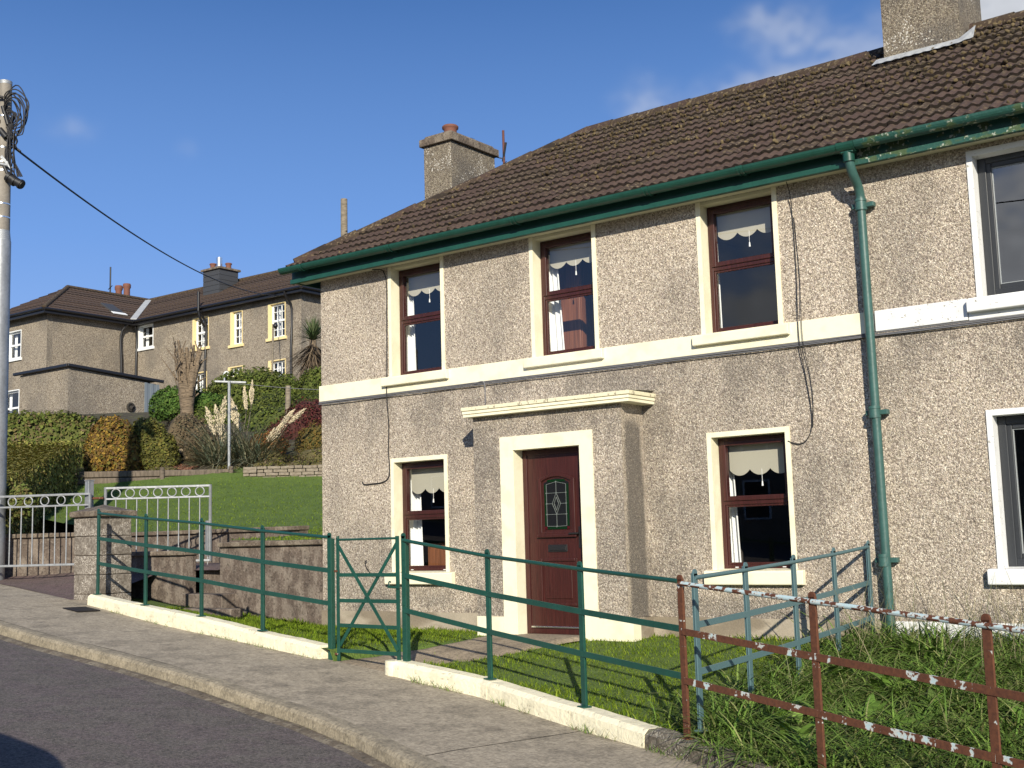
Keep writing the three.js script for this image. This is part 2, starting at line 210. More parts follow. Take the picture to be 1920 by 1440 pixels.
function sweep(profile, path, closed = true) {   // profile [[side, up]...] carried along path [Vector3]; side points right of travel
  const pos = [], uv = [], n = profile.length, rings = []; let acc = 0, lens = [0]; for (let i = 1; i < n; i++) lens.push(lens[i - 1] + Math.hypot(profile[i][0] - profile[i - 1][0], profile[i][1] - profile[i - 1][1]));
  path.forEach((p, i) => { const a = path[Math.max(0, i - 1)], b = path[Math.min(path.length - 1, i + 1)], d = b.clone().sub(a); d.y = 0; d.normalize(); const s = V(-d.z, 0, d.x); if (i) acc += p.distanceTo(path[i - 1]); rings.push([profile.map(([x, y]) => V(p.x + s.x * x, p.y + y, p.z + s.z * x)), acc]); });
  const tri = (a, b, c, ua, ub, uc) => { pos.push(...a.toArray(), ...b.toArray(), ...c.toArray()); uv.push(...ua, ...ub, ...uc); };
  for (let i = 1; i < rings.length; i++) for (let k = 1; k < n; k++) { const [A, la] = rings[i - 1], [B, lb] = rings[i]; tri(A[k - 1], B[k - 1], B[k], [la, lens[k - 1]], [lb, lens[k - 1]], [lb, lens[k]]); tri(A[k - 1], B[k], A[k], [la, lens[k - 1]], [lb, lens[k]], [la, lens[k]]); }
  if (closed) for (const e of [0, rings.length - 1]) { const R = rings[e][0]; for (let k = 1; k < n - 1; k++) { const q = [R[0], R[k], R[k + 1]]; if (e) q.reverse(); tri(...q, [R[0].x, R[0].y], [q[1].x, q[1].y], [q[2].x, q[2].y]); } }
  const g = new THREE.BufferGeometry(); g.setAttribute('position', new THREE.Float32BufferAttribute(pos, 3)); g.setAttribute('uv', new THREE.Float32BufferAttribute(uv, 2)); g.computeVertexNormals(); return g;
}
function quadGrid(fn, nu, nv, uvf) {    // smooth sheet fn(u, v) -> [x, y, z]
  const pos = [], uv = [], ix = []; for (let j = 0; j <= nv; j++) for (let i = 0; i <= nu; i++) { const p = fn(i / nu, j / nv); pos.push(...p); uv.push(...(uvf ? uvf(p) : [p[0], p[2]])); }
  for (let j = 0; j < nv; j++) for (let i = 0; i < nu; i++) { const a = j * (nu + 1) + i, b = a + 1, c = a + nu + 1, d = c + 1; ix.push(a, c, b, b, c, d); }
  const g = new THREE.BufferGeometry(); g.setAttribute('position', new THREE.Float32BufferAttribute(pos, 3)); g.setAttribute('uv', new THREE.Float32BufferAttribute(uv, 2)); g.setIndex(ix); g.computeVertexNormals(); return g;
}
const polyFace = pts => { const pos = [], uv = []; for (let i = 1; i < pts.length - 1; i++) for (const p of [pts[0], pts[i], pts[i + 1]]) pos.push(...p); const g = new THREE.BufferGeometry(); g.setAttribute('position', new THREE.Float32BufferAttribute(pos, 3)); g.computeVertexNormals(); return uvM(g); };

const Q = new THREE.Quaternion(), UP = V(0, 1, 0);
const color = (cs, k = 1) => { const a = cs[Math.floor(rnd() * cs.length)], v = k * rr(.7, 1.3); return new THREE.Color().setRGB(a[0] * v, a[1] * v, a[2] * v); };

// ---------- naming ----------
const used = {};
function numbered(n) { const k = used[n] = (used[n] ?? -1) + 1; return k ? `${n}_${String(k).padStart(3, '0')}` : n; }
function thing(name, label, category, group) { const o = new THREE.Group(); o.name = numbered(name); o.userData = { label, category }; if (group) o.userData.group = group; scene.add(o); return o; }
function part(name, geos, m, parent, label) { const list = [].concat(geos).map(fix), g = list.length > 1 ? mergeGeometries(list) : list[0]; const o = new THREE.Mesh(g, m); o.name = name; o.castShadow = o.receiveShadow = true; parent.add(o); if (label) o.userData.label = label; return o; }
function single(name, label, category, geos, m, group) { const o = part(numbered(name), geos, m, scene, label); o.userData = { label, category }; if (group) o.userData.group = group; return o; }
function struct(name, geos, m, label) { const o = part(numbered(name), geos, m, scene); o.userData = { kind: 'structure' }; if (label) o.userData.label = label; return o; }
function instanced(name, geo, m, mats, cols, parent, asPart = true) {
  const o = new THREE.InstancedMesh(geo, m, mats.length); mats.forEach((q, i) => { o.setMatrixAt(i, q); o.setColorAt(i, cols[i]); }); o.name = name; o.userData.kind = 'stuff'; o.castShadow = o.receiveShadow = true; parent.add(o); return o;
}

// ---------- ground heights ----------
const yPave = table([-9, -5, -2.25, -.53, 1.14, 2.65, 3.41, 4.59, 5.82, 6.8, 8, 10, 14], [1.08, .78, .566, .407, .288, .175, .09, -.02, -.118, -.17, -.26, -.41, -.7]);
const zKerb = table([-30, -9, -5, -3, -1.4, .6, 1.56, 2.83, 3.5, 4.02, 4.8, 5.72, 6.6, 8, 10, 14, 20], [0, 2.5, 2.93, 3.18, 3.38, 3.64, 3.78, 4.0, 4.1, 4.18, 4.4, 4.79, 5.3, 6.25, 7.7, 10.4, 14]);
const zFence = table([-9, -5, -2.4, 2.5, 3.5, 4.55, 5.8, 6.85, 7.95, 9.05, 10.1, 14], [.55, 1.1, 1.55, 2.4, 2.45, 2.6, 3.05, 3.45, 3.93, 4.41, 4.9, 6.8]);
const yTop = table([-2.4, -1.1, .18, 1.385, 2.55, 3.5, 4.57, 5.76, 6.84, 7.93, 9.03, 10.1], [.71, .603, .512, .404, .315, .215, .123, .027, -.055, -.14, -.225, -.30]);  // foot of the railings
const yHouse = table([-3, -2.2, -1, 0, 2.6, 7, 9, 12], [.52, .44, .32, .25, .25, .27, .27, .25]);
const depthOf = (x, z) => (x - 10.743) * -.594 + (z - 10.536) * -.804;
const hillTab = table([17, 18.2, 19.7, 21, 22.5, 24, 24.4, 26, 28, 30, 34, 38, 44, 50, 80, 200, 400], [1.36, 1.40, 1.48, 1.7, 2.05, 2.5, 2.72, 3.05, 3.5, 4.0, 4.8, 5.5, 6.1, 6.5, 8, 14, 20]);
const pathL = table([.4, 1.2, 1.8, 2.6], [3.0, 2.92, 2.72, 2.60]), pathR = table([.4, 1.1, 2.0, 2.6], [4.15, 3.92, 3.74, 3.50]);
const yPath = (z, x = 3.1) => lerp(.272, yPave(x) + .006, sst(.5, 2.42, z));
const pathIn = (x, z) => z > 2.7 || z < .3 ? 0 : sst(pathL(z) - .05, pathL(z) + .03, x) * sst(pathR(z) + .05, pathR(z) - .03, x);
const yLawn0 = (x, z) => { const f = zFence(x), t = Math.min(1, Math.max(0, z / f)), e = x > 6.9 ? yTop(Math.min(x, 10)) - .02 : Math.min(yTop(x) - .03, yTop(x) - .03 - .12 * sst(1.5, -1.5, x)); return lerp(yHouse(x), e, sst(0, 1, t) * .6 + t * .4); };
const yLawn = (x, z) => { const k = pathIn(x, z); return k ? lerp(yLawn0(x, z), Math.min(yLawn0(x, z), yPath(z, x)) - .02, k) : yLawn0(x, z); };

// ---------- ground, road, pavement ----------
struct('ground', quadGrid((u, v) => {
  const x = lerp(-1, 1, u), z = lerp(-1, 1, v), X = x * Math.abs(x) * 500 - 4, Z = z * Math.abs(z) * 500 - 4, d = depthOf(X, Z);
  const street = .371 - .081 * Math.max(-60, Math.min(60, X)) - .7, hill = hillTab(Math.min(d, 420)) - .8;
  return [X, lerp(street, hill, sst(22, 30, d)), Z];
}, 90, 90), M.soil);
struct('road', quadGrid((u, v) => { const x = lerp(-34, 26, u), z0 = zKerb(x) - .05, z = z0 + v * v * 40; return [x, yPave(x) - .105 + .03 * Math.sin(Math.min(1, (z - z0) / 6) * Math.PI), z]; }, 120, 24), M.asphalt);
{ const cuts = [-26, -6.1, -2.95, 5.66, 8.9, 14], skew = z => (z - 4) * -.2, bed = struct('pavement', quadGrid((u, v) => { const x = lerp(-26, 14, u), z = lerp(zFence(Math.max(-9, x)) - .02, zKerb(x) - .145, v); return [x, yPave(x) - .03, z]; }, 120, 4), M.soil);
  for (let k = 0; k < 5; k++) part('slab', quadGrid((u, v) => { let x = lerp(cuts[k] + .006, cuts[k + 1] - .006, u); const z = lerp(zFence(Math.max(-9, x)) - .02, zKerb(x) - .14, v); x += skew(z); return [x, yPave(x) + .012 * (fbm(x * .9 + 40, z * 1.4 + 40, 9, 3) - .5), z]; }, Math.ceil((cuts[k + 1] - cuts[k]) * 6), 10), M.conc, bed); }
{
  const path = []; for (let x = -12; x <= 12; x += .12) path.push(V(x, yPave(x), zKerb(x)));
  struct('kerb', sweep([[-.145, -.12], [-.145, .0], [-.06, .004], [-.02, -.004], [.0, -.026], [.012, -.125]].map(p => [p[0], p[1]]), path), M.kerbstone);
  const dirt = []; for (let x = -9; x <= 9; x += .1) dirt.push(V(x, yPave(x) - .103, zKerb(x) + .012));
  struct('gutter_strip', sweep([[0, .012], [.05, .014], [.13, -.002]], dirt, false), mat([.8, .78, .66], .95, T.old, .01));
}
{ // slab joint and small iron cover in the pavement
  const a = [5.56, 4.56], b = [5.86, 3.3];
  single('utility_cover', 'small dark iron cover set in the pavement near the gate pillar', 'cover', [box(-.2, .2, 0, .012, -.14, .14).rotateY(-.15).rotateZ(-.081).translate(-2.04, .553, 1.98)], mat([.05, .042, .05], .7, T.asphalt, .004));
}
// front lawn, concrete path to the door, rough grass next door
const onPath = (x, z) => pathIn(x, z) > .5;
struct('lawn', quadGrid((u, v) => { const x = lerp(-3.6, 6.88, u), z = lerp(x < -.02 ? -.04 : .0, x < -2.4 ? .9 : zFence(x) + .05, v); return [x, yLawn(x, z), z]; }, 200, 60), M.turf);
struct('path', quadGrid((u, v) => { const z = lerp(2.62, .38, v), e = .06 * (fbm(z * 4, 5, 15, 3) - .5), x = lerp(pathL(z) + e, pathR(z) - e, u); return [x, yPath(z, x) - (z > 2.45 ? .012 : 0) - (u < .01 || u > .99 ? .03 : 0) + .006 * fbm(x * 4, z * 4, 7, 2), z]; }, 16, 40), mat([.74, .70, .66], .95, T.conc, .008));
struct('neighbour_garden', quadGrid((u, v) => { const x = lerp(6.88, 12, u), z = lerp(0, zFence(x) + .1, v); return [x, yLawn(x, z), z]; }, 40, 24), M.soil);
// drive and side yard
struct('driveway', quadGrid((u, v) => { const z0 = z => z, xr = v > .47 ? -1.95 : -3.05, x = lerp(-9.5, xr, u), z = lerp(zFence(Math.max(-9, x)) + .02, -1.75, v); return [x, lerp(yPave(x) + .004, 1.0, sst(0, .62, v)), z]; }, 40, 60), M.red);
// back lawn rising to the bank, and the bank and hill behind
const hillY = (x, z) => hillTab(depthOf(x, z)) + .05 * (fbm(x * .8 + 60, z * .8 + 60, 13, 3) - .5);
struct('back_lawn', quadGrid((u, v) => { const x = lerp(-16, -.05, u), zf = lerp(-1.72, -.22, sst(-2.3, -2.1, x)), z = lerp(zf, -11, v); return [x, Math.max(1.30, hillY(x, z)), z]; }, 120, 50), M.turf);
struct('hillside', quadGrid((u, v) => { const e = lerp(-60, 60, u), d = lerp(24.42, 110, v * v), x = 10.743 - .594 * d + .804 * e, z = 10.536 - .804 * d - .594 * e; return [x, hillY(x, z) + .25 * (fbm(x * .5 + 90, z * .5 + 90, 17, 3) - .4) * sst(24.3, 26, d), z]; }, 120, 60), M.soil);
struct('rear_garden', quadGrid((u, v) => { const x = lerp(-.05, 30, u), z = lerp(-5.45, -26, v); return [x, Math.min(2.4, Math.max(.9, hillY(x, z) - .4)), z]; }, 20, 20), M.turf);

// ---------- the house ----------
const house = thing('house', 'grey brown pebble dashed house with cream trim, maroon windows and a canopied maroon door', 'house');
const neighbour = thing('house', 'adjoining pebble dashed house with white trim and dark grey windows, right of the green drainpipe', 'house');
function wallGeo(x0, x1, y0, y1, holes, ox = 0) {
  const s = new THREE.Shape(); s.moveTo(x0, y0); s.lineTo(x1, y0); s.lineTo(x1, y1); s.lineTo(x0, y1); s.closePath();
  for (const [a, b, c, d] of holes) { const h = new THREE.Path(); h.moveTo(a, c); h.lineTo(a, d); h.lineTo(b, d); h.lineTo(b, c); h.closePath(); s.holes.push(h); }
  return uvM(new THREE.ExtrudeGeometry(s, { depth: .28, bevelEnabled: false }).translate(0, 0, -.28), ox - FAC.x0, -FAC.y0);
}
const WX = [[1.146, 2.016], [3.243, 4.112], [5.303, 6.171]];
const holes = []; WX.forEach(([a, b], i) => { holes.push([a, b, 3.2, 4.534]); if (i !== 1) holes.push([a, b, .90, 2.227]); });
holes.push([3.2, 4.15, .2, 2.25]);
part('front_wall', wallGeo(0, 7.02, -.15, 4.60, holes), M.dash, house);
part('side_wall', [box(0, .28, -.15, 4.6, -5.3, -.281)], M.dash, house);
part('rear_wall', [box(.281, 7.02, -.15, 4.6, -5.3, -5.05)], M.dash, house);
part('inner_wall', [box(.282, .30, .2, 4.55, -5.04, -.285), box(6.9, 7.018, .2, 4.6, -5.04, -.285), box(.305, 6.895, .2, 4.55, -3.35, -3.25), box(2.5, 2.6, .2, 4.55, -3.24, -.285), box(4.72, 4.82, .2, 4.55, -3.24, -.285)], M.inside, house);
part('floor', [box(.305, 6.895, .14, .24, -5.03, -.285), box(.305, 6.895, 2.62, 2.75, -5.03, -.285), box(.305, 6.895, 4.5, 4.56, -5.03, -.285)], M.floor, house);
const bx0 = 2.73, bx1 = 4.59, bz = .42;
// plinth
part('plinth', box(-.012, bx0, -.1, .45, -.02, .018), M.render, house); part('plinth', box(bx1, 7.02, -.1, .45, -.02, .018), M.render, house);
part('string_course', [rbox(-.022, 7.0, 3.004, 3.2, -.05, .024, .006)], M.cream, house);
// windows
const paneGeo = (x0, x1, y0, y1, z) => uvM(new THREE.PlaneGeometry(x1 - x0, y1 - y0).translate((x0 + x1) / 2, (y0 + y1) / 2, z));
function frameGeo(x0, x1, y0, y1, z0, z1, w, r = .006) { return [rbox(x0, x0 + w, y0, y1, z0, z1, r), rbox(x1 - w, x1, y0, y1, z0, z1, r), rbox(x0 + w - .001, x1 - w + .001, y1 - w, y1, z0 + .001, z1 - .001, r), rbox(x0 + w - .001, x1 - w + .001, y0, y0 + w, z0 + .001, z1 - .001, r)]; }
function surroundGeo(x0, x1, y0, y1, w, z0, z1) { return [box(x0 + .001, x0 + w, y0, y1 - .001, z0, z1), box(x1 - w, x1 - .001, y0, y1 - .001, z0, z1), box(x0 + w, x1 - w, y1 - w, y1 - .001, z0, z1 - .001)]; }
function sillGeo(x0, x1, y0, y1, z) { const s = new THREE.Shape(); s.moveTo(-.3, y0 + .002); s.lineTo(z - .012, y0); s.quadraticCurveTo(z, y0, z, y0 + .012); s.lineTo(z, y1 - .03); s.quadraticCurveTo(z, y1 - .018, z - .014, y1 - .014); s.lineTo(-.3, y1 + .012); s.closePath(); return uvM(new THREE.ExtrudeGeometry(s, { depth: x1 - x0, bevelEnabled: true, bevelSize: .004, bevelThickness: .004, bevelSegments: 1 }).rotateY(-Math.PI / 2).translate(x1, 0, 0)); }
function sashWindow(x0, x1, y0, y1, trans, low) {
  const w = .05, a = x0 + w + .002, b = x1 - w - .002, t = low ? y1 - w - .002 : 4.503, zo = -.135;
  const win = part('window', [...frameGeo(a, b, y0 + .005, t, zo - .07, zo, .042), rbox(a + .04, b - .04, trans - .055, trans - .012, zo - .069, zo - .001, .006)], M.wood, house);
  part('sash', frameGeo(a + .034, b - .034, trans - .016, t - .034, zo - .05, zo + .014, .046), M.wood, win);
  part('glazing_bead', frameGeo(a + .041, b - .041, y0 + .046, trans - .054, zo - .05, zo - .012, .022, .004), M.wood, win);
  part('pane', paneGeo(a + .07, b - .07, trans + .02, t - .07, zo - .02), glass, win);
  part('pane', paneGeo(a + .05, b - .05, y0 + .05, trans - .06, zo - .025), glass, win);
  if (low) part('surround', surroundGeo(x0, x1, y0, y1, w, -.24, .010), M.cream, win); else for (const g of surroundGeo(x0, x1, y0, y1, w, -.24, .010).slice(0, 2)) part('surround', g, M.cream, win); if (!low) part('lintel', box(x0 + w, x1 - w, 4.505, 4.533, -.24, -.004), M.soffit, win);
  part('sill', [sillGeo(x0 - .066, x1 + .066, low ? .765 : 3.088, low ? .905 : 3.203, low ? .062 : .075)], M.cream, win);
  for (const dx of [a + .12, b - .155]) part('drain_cap', rbox(dx, dx + .035, y0 + .018, y0 + .026, zo - .01, zo + .006, .003), M.white, win);
}
WX.forEach(([a, b], i) => { sashWindow(a, b, 3.2, 4.534, 3.90, false); if (i !== 1) sashWindow(a, b, .9, 2.227, 1.575, true); });
// blinds and curtains inside
function blind(x0, x1, yTopB, yBot, label) {
  const o = thing('roller_blind', label, 'blind', 'cream roller blinds in the maroon windows'); o.position.set((x0 + x1) / 2, yTopB, -.235);
  const w = (x1 - x0) / 2, h = yTopB - yBot, s = new THREE.Shape(); s.moveTo(-w, 0); s.lineTo(w, 0); s.lineTo(w, -h);
  const n = 3; for (let i = 0; i < n; i++) { const xa = w - 2 * w * i / n, xb = w - 2 * w * (i + 1) / n; s.bezierCurveTo(xa - .06, -h - .075, xb + .06, -h - .075, xb, -h); } s.closePath();
  part('fabric', uvM(new THREE.ExtrudeGeometry(s, { depth: .003, bevelEnabled: false, curveSegments: 10 })), M.fabric, o);
  part('roller', rod(V(-w - .01, .012, -.01), V(w + .01, .012, -.01), .018), M.fabric, o);
  part('cord', rod(V(.02, -h, .006), V(.02, -h - .12, .006), .0025, .0025, 5), M.white, o);
  part('pull', rod(V(.02, -h - .12, .006), V(.02, -h - .165, .006), .006, .010, 8), M.white, o);
}
blind(1.26, 1.90, 4.43, 4.24, 'scalloped cream blind in the left upper window near the roof corner');
blind(3.36, 4.00, 4.43, 4.25, 'scalloped cream blind above the wooden wardrobe in the middle upper window');
blind(5.42, 6.06, 4.43, 4.22, 'scalloped cream blind in the upper window below the hanging cable');
blind(1.26, 1.90, 2.12, 1.86, 'scalloped cream blind in the lower window behind the small green gate');
blind(5.42, 6.06, 2.14, 1.86, 'scalloped cream blind in the lower window right of the porch');
function curtain(x0, x1, y0, y1, gather, label) {
  const o = single('curtain', label, 'curtain', quadGrid((u, v) => { const w = lerp(1, gather, v); return [x0 + (x1 - x0) * u * w, lerp(y1, y0, v), -.33 + .022 * Math.sin(u * 34) + .01 * Math.sin(u * 13 + 1)]; }, 90, 8), M.curtain, 'white curtains in the maroon windows');
}
curtain(1.02, 1.27, 3.1, 4.4, 1.15, 'white curtain edge in the left upper window near the roof corner');
curtain(3.02, 3.40, 3.1, 4.4, 1.2, 'white pleated curtain beside the wooden wardrobe in the middle upper window');
curtain(5.1, 5.37, 3.1, 4.4, 1.05, 'narrow white curtain edge in the upper window above the porch side');
curtain(1.0, 1.33, .7, 2.1, 1.12, 'white curtain in the lower window behind the small green gate');
curtain(5.12, 5.42, .7, 2.1, 1.15, 'white curtain in the lower window right of the porch');
{ const o = thing('wardrobe', 'red brown wooden wardrobe seen through the middle upper window', 'wardrobe'); o.position.set(3.12, 2.76, -.66);
  part('carcass', box(-.36, .36, 0, 1.85, -.45, 0), M.ward, o); for (const x of [-.175, .175]) part('door', rbox(x - .17, x + .17, .08, 1.8, 0, .022, .006), M.ward, o); part('handle', rbox(-.03, -.015, .85, 1, .022, .04, .004), M.shiny, o); }
{ const o = thing('dresser', 'orange brown wooden dresser inside the lower window behind the gate', 'dresser'); o.position.set(1.40, .24, -.72);
  part('carcass', box(-.32, .32, 0, .98, -.4, 0), M.ward, o); for (const y of [.1, .38, .66]) part('drawer', rbox(-.29, .29, y, y + .25, 0, .02, .006), M.ward, o); }
// porch
part('porch', (() => { const s = new THREE.Shape(); s.moveTo(bx0, .2); s.lineTo(bx1, .2); s.lineTo(bx1, 2.565); s.lineTo(bx0, 2.565); s.closePath(); const h = new THREE.Path(); h.moveTo(3.262, .1); h.lineTo(3.262, 2.175); h.lineTo(4.094, 2.175); h.lineTo(4.094, .1);
  const p = new THREE.Shape(); p.moveTo(bx0, .15); p.lineTo(3.262, .15); p.lineTo(3.262, 2.175); p.lineTo(4.094, 2.175); p.lineTo(4.094, .15); p.lineTo(bx1, .15); p.lineTo(bx1, 2.565); p.lineTo(bx0, 2.565); p.closePath();
  return [uvM(new THREE.ExtrudeGeometry(p, { depth: .30, bevelEnabled: false }).translate(0, 0, .12), 1.9, .5), box(bx0, 3.262, .15, 2.564, .002, .12), box(4.094, bx1 - .004, .15, 2.564, .002, .12), box(3.262, 4.094, 2.175, 2.564, .002, .12)]; })(), M.dash, house);
part('porch_return', [(() => { const g = fix(new THREE.PlaneGeometry(.419, 2.11)); g.rotateY(Math.PI / 2).translate(bx1 + .0025, .455 + 1.055, .211); const uv = g.attributes.uv, p = g.attributes.position; for (let i = 0; i < p.count; i++) uv.setXY(i, .42 - p.getZ(i), p.getY(i) - .3); return g; })()], M.dashSide, house, 'algae darkened right side of the porch');
part('door_surround', [box(3.092, 3.26, .15, 2.318, .3, bz + .016), box(4.096, 4.25, .15, 2.318, .3, bz + .016), box(3.26, 4.096, 2.172, 2.318, .3, bz + .0158), box(3.258, 3.264, .15, 2.175, .25, .43), box(4.09, 4.0945, .15, 2.175, .25, .43), box(2.74, 3.09, .12, .452, .35, bz + .02), box(4.251, 4.655, .12, .452, .30, bz + .02)], M.cream, house);
part('porch_plinth', [box(bx1 - .02, 4.635, .12, .45, .015, .40)], M.render, house);
part('doorstep', [rbox(3.266, 4.09, .12, .272, .2, .47, .01)], M.render, house);
const canopy = part('canopy', [rbox(2.645, 4.752, 2.625, 2.665, -.02, .525, .006), box(2.665, 4.732, 2.60, 2.627, -.02, .505)], M.creamOld, house);
part('canopy_moulding', [rbox(2.655, 4.742, 2.590, 2.6205, -.02, .516, .005)], M.cream, canopy); part('canopy_moulding', [box(2.672, 4.724, 2.574, 2.592, -.02, .496), rbox(2.662, 4.734, 2.556, 2.5855, -.02, .508, .005)], M.cream, canopy);
part('flashing', [polyFace([[2.66, 2.667, .5], [4.74, 2.667, .5], [4.74, 2.70, .004], [2.66, 2.70, .004]])], M.lead, canopy);
// door
const door = part('door', [...frameGeo(3.266, 4.09, .272, 2.172, .20, .275, .055), rbox(3.318, 4.038, .30, 2.12, .215, .262, .004)], M.wood, house);
{ const cx = 3.685, arch = (w, y0, y1, rise) => { const s = new THREE.Shape(); s.moveTo(cx - w, y0); s.lineTo(cx + w, y0); s.lineTo(cx + w, y1); s.quadraticCurveTo(cx, y1 + rise * 2, cx - w, y1); s.closePath(); return s; };
  const ring = (wo, yo0, yo1, ro, wi, yi0, yi1, ri) => { const s = arch(wo, yo0, yo1, ro); const h = new THREE.Path(); h.moveTo(cx - wi, yi0); h.lineTo(cx - wi, yi1); h.quadraticCurveTo(cx, yi1 + ri * 2, cx + wi, yi1); h.lineTo(cx + wi, yi0); h.closePath(); s.holes.push(h); return uvM(new THREE.ExtrudeGeometry(s, { depth: .012, bevelEnabled: true, bevelSize: .006, bevelThickness: .008, bevelSegments: 2, curveSegments: 12 })); };
  part('moulding', [ring(.225, 1.27, 1.85, .055, .19, 1.305, 1.835, .05).translate(0, 0, .262), rbox(cx - .245, cx + .245, 1.255, 1.285, .26, .295, .006)], M.wood, door);
  part('moulding', [...frameGeo(3.45, 3.92, .56, 1.04, .258, .277, .03), rbox(3.52, 3.85, .63, .97, .255, .272, .008)], M.wood, door);
  part('glass', [uvM(new THREE.ExtrudeGeometry(arch(.155, 1.335, 1.815, .045), { depth: .008, bevelEnabled: false, curveSegments: 12 }).translate(0, 0, .258))], mat([.012, .013, .015], .06), door);
  const zg = .268, greenG = [rbox(cx - .152, cx - .128, 1.37, 1.80, zg - .001, zg + .003, .001), rbox(cx + .128, cx + .152, 1.37, 1.80, zg - .001, zg + .003, .001), rbox(cx - .12, cx + .12, 1.338, 1.362, zg - .001, zg + .003, .001), rbox(cx - .11, cx + .11, 1.825, 1.85, zg - .001, zg + .003, .001)];
  part('green_pane', greenG, mat([.004, .022, .007], .15), door);
  for (const s of [-1, 1]) part('red_pane', rbox(cx + s * .139 - .014, cx + s * .139 + .014, 1.336, 1.366, zg - .001, zg + .003, .001), mat([.06, .006, .009], .15), door);
  const L = [], ln = (x0, y0, x1, y1) => L.push(bar(V(cx + x0, y0, zg + .004), V(cx + x1, y1, zg + .004), .005, .005, V(0, 0, 1)));
  const bx = .122, ys = [1.37, 1.49, 1.60, 1.71, 1.82]; for (const s of [-1, 1]) { ln(s * bx, 1.37, s * bx, 1.80); ln(s * bx, 1.37, 0, 1.366); ln(s * bx, 1.80, 0, 1.825); ln(s * bx, 1.49, 0, 1.49); ln(s * bx, 1.71, 0, 1.71); ln(s * bx, 1.60, s * .045, 1.60); ln(0, 1.49, s * .052, 1.60); ln(s * .052, 1.60, 0, 1.71); ln(0, 1.53, s * .028, 1.60); ln(s * .028, 1.60, 0, 1.67); }
  ln(0, 1.366, 0, 1.49); ln(0, 1.71, 0, 1.825); for (const [x, y] of [[0, 1.366], [0, 1.49], [0, 1.71], [0, 1.825], ...[1.49, 1.60, 1.71].flatMap(y => [[-bx, y], [bx, y]])]) L.push(fix(new THREE.CylinderGeometry(.009, .009, .01, 8).rotateX(Math.PI / 2).translate(cx + x, y, zg + .003)));
  part('lead_came', L, mat([.17, .19, .18], .5, null, 0, { metalness: .3 }), door);
  part('letter_plate', [rbox(3.56, 3.80, 1.105, 1.18, .258, .272, .006), rbox(3.575, 3.785, 1.122, 1.163, .268, .279, .004)], M.black, door);
  part('handle', [rbox(3.945, 3.985, 1.14, 1.36, .26, .274, .006), rod(V(3.965, 1.29, .30), V(3.85, 1.29, .305), .010)], M.black, door);
  part('weather_bar', [rbox(3.33, 4.03, .335, .352, .258, .285, .004)], M.shiny, door);
}
// eaves
part('soffit', [box(-.30, 7.02, 4.536, 4.553, -.02, .178)], M.soffit, house);
part('fascia_edge', rbox(-.31, 7.02, 4.507, 4.562, .2005, .232, .006), M.green, house); part('fascia', [rbox(-.31, 7.02, 4.508, 4.68, .178, .20, .004), rbox(-.31, -.288, 4.525, 4.68, -5.4, .177, .004)], M.green, house);
function gutterGeo(x0, x1, r = .068) { const pr = []; for (let i = 0; i <= 10; i++) { const a = Math.PI * i / 10; pr.push([Math.cos(a) * r, -Math.sin(a) * r]); } for (let i = 10; i >= 0; i--) { const a = Math.PI * i / 10; pr.push([Math.cos(a) * (r - .005), -Math.sin(a) * (r - .005)]); } pr.push(pr[0]); return sweep(pr.reverse(), [V(x0, 4.69, .325), V(x1, 4.685, .325)]); }
const gutter = part('gutter', [gutterGeo(-.36, 6.99)], M.green, house);
for (const x of [.02, 1.48, 3.30, 4.95, 5.98]) part('gutter_bracket', [gutterGeo(x - .035, x - .012, .075), gutterGeo(x + .012, x + .035, .075), gutterGeo(x - .012, x + .012, .072), rbox(x - .02, x + .02, 4.625, 4.66, .2, .27, .004)], M.green, gutter);
// downpipe
const pipe = part('downpipe', [tube([[7.01, 4.63, .305], [7.01, 4.53, .295], [7.015, 4.44, .245], [7.02, 4.33, .14], [7.02, 4.25, .102], [7.02, 4.2, .1]], .042, 14), rod(V(7.02, 4.22, .10), V(7.04, .3, .10), .040, .040, 16), tube([[7.04, .32, .10], [7.04, .24, .11], [7.04, .16, .2]], .042, 12)], M.greenPale, house);
part('hopper', [rod(V(7.01, 4.62, .305), V(7.01, 4.53, .30), .053, .053, 14), gutterGeo(6.93, 7.09, .078), rbox(6.95, 7.07, 4.60, 4.68, .25, .355, .01)], M.green, pipe);
for (const y of [4.17, 2.28, .98]) part('pipe_bracket', [rod(V(7.02, y + .055, .1), V(7.02, y - .055, .1), .05, .05, 16), rod(V(7.02, y + .05, .1), V(7.02, y + .03, .1), .055, .055, 16), rod(V(7.02, y - .03, .1), V(7.02, y - .05, .1), .055, .055, 16), rbox(6.93, 7.13, y - .022, y + .022, .02, .085, .006)], M.greenPale, pipe);
part('mortar_patch', [rbox(6.88, 6.99, 4.31, 4.345, -.01, .03, .01)], M.pale, house);

// neighbour's front
const NW = [[7.943, 9.25]];
part('front_wall', wallGeo(7.0205, 13, -.3, 4.60, [[7.943, 9.25, 3.2, 4.49], [7.943, 9.25, .90, 2.227]], 2.6), M.dash, neighbour);
part('side_wall', [box(12.72, 13, -.3, 4.6, -5.3, -.281)], M.dash, neighbour); part('rear_wall', [box(7.021, 12.719, -.3, 4.6, -5.3, -5.05)], M.dash, neighbour);
part('inner_wall', [box(7.021, 7.1, .2, 4.6, -5.04, -.285), box(7.105, 12.7, .2, 4.55, -3.35, -3.25)], M.inside, neighbour); part('floor', [box(7.105, 12.7, .14, .24, -5.03, -.285), box(7.105, 12.7, 2.62, 2.75, -5.03, -.285), box(7.105, 12.7, 4.5, 4.56, -5.03, -.285)], M.floor, neighbour);
part('plinth', [box(7.021, 13.012, -.3, .45, -.02, .018)], M.whiteOld, neighbour);
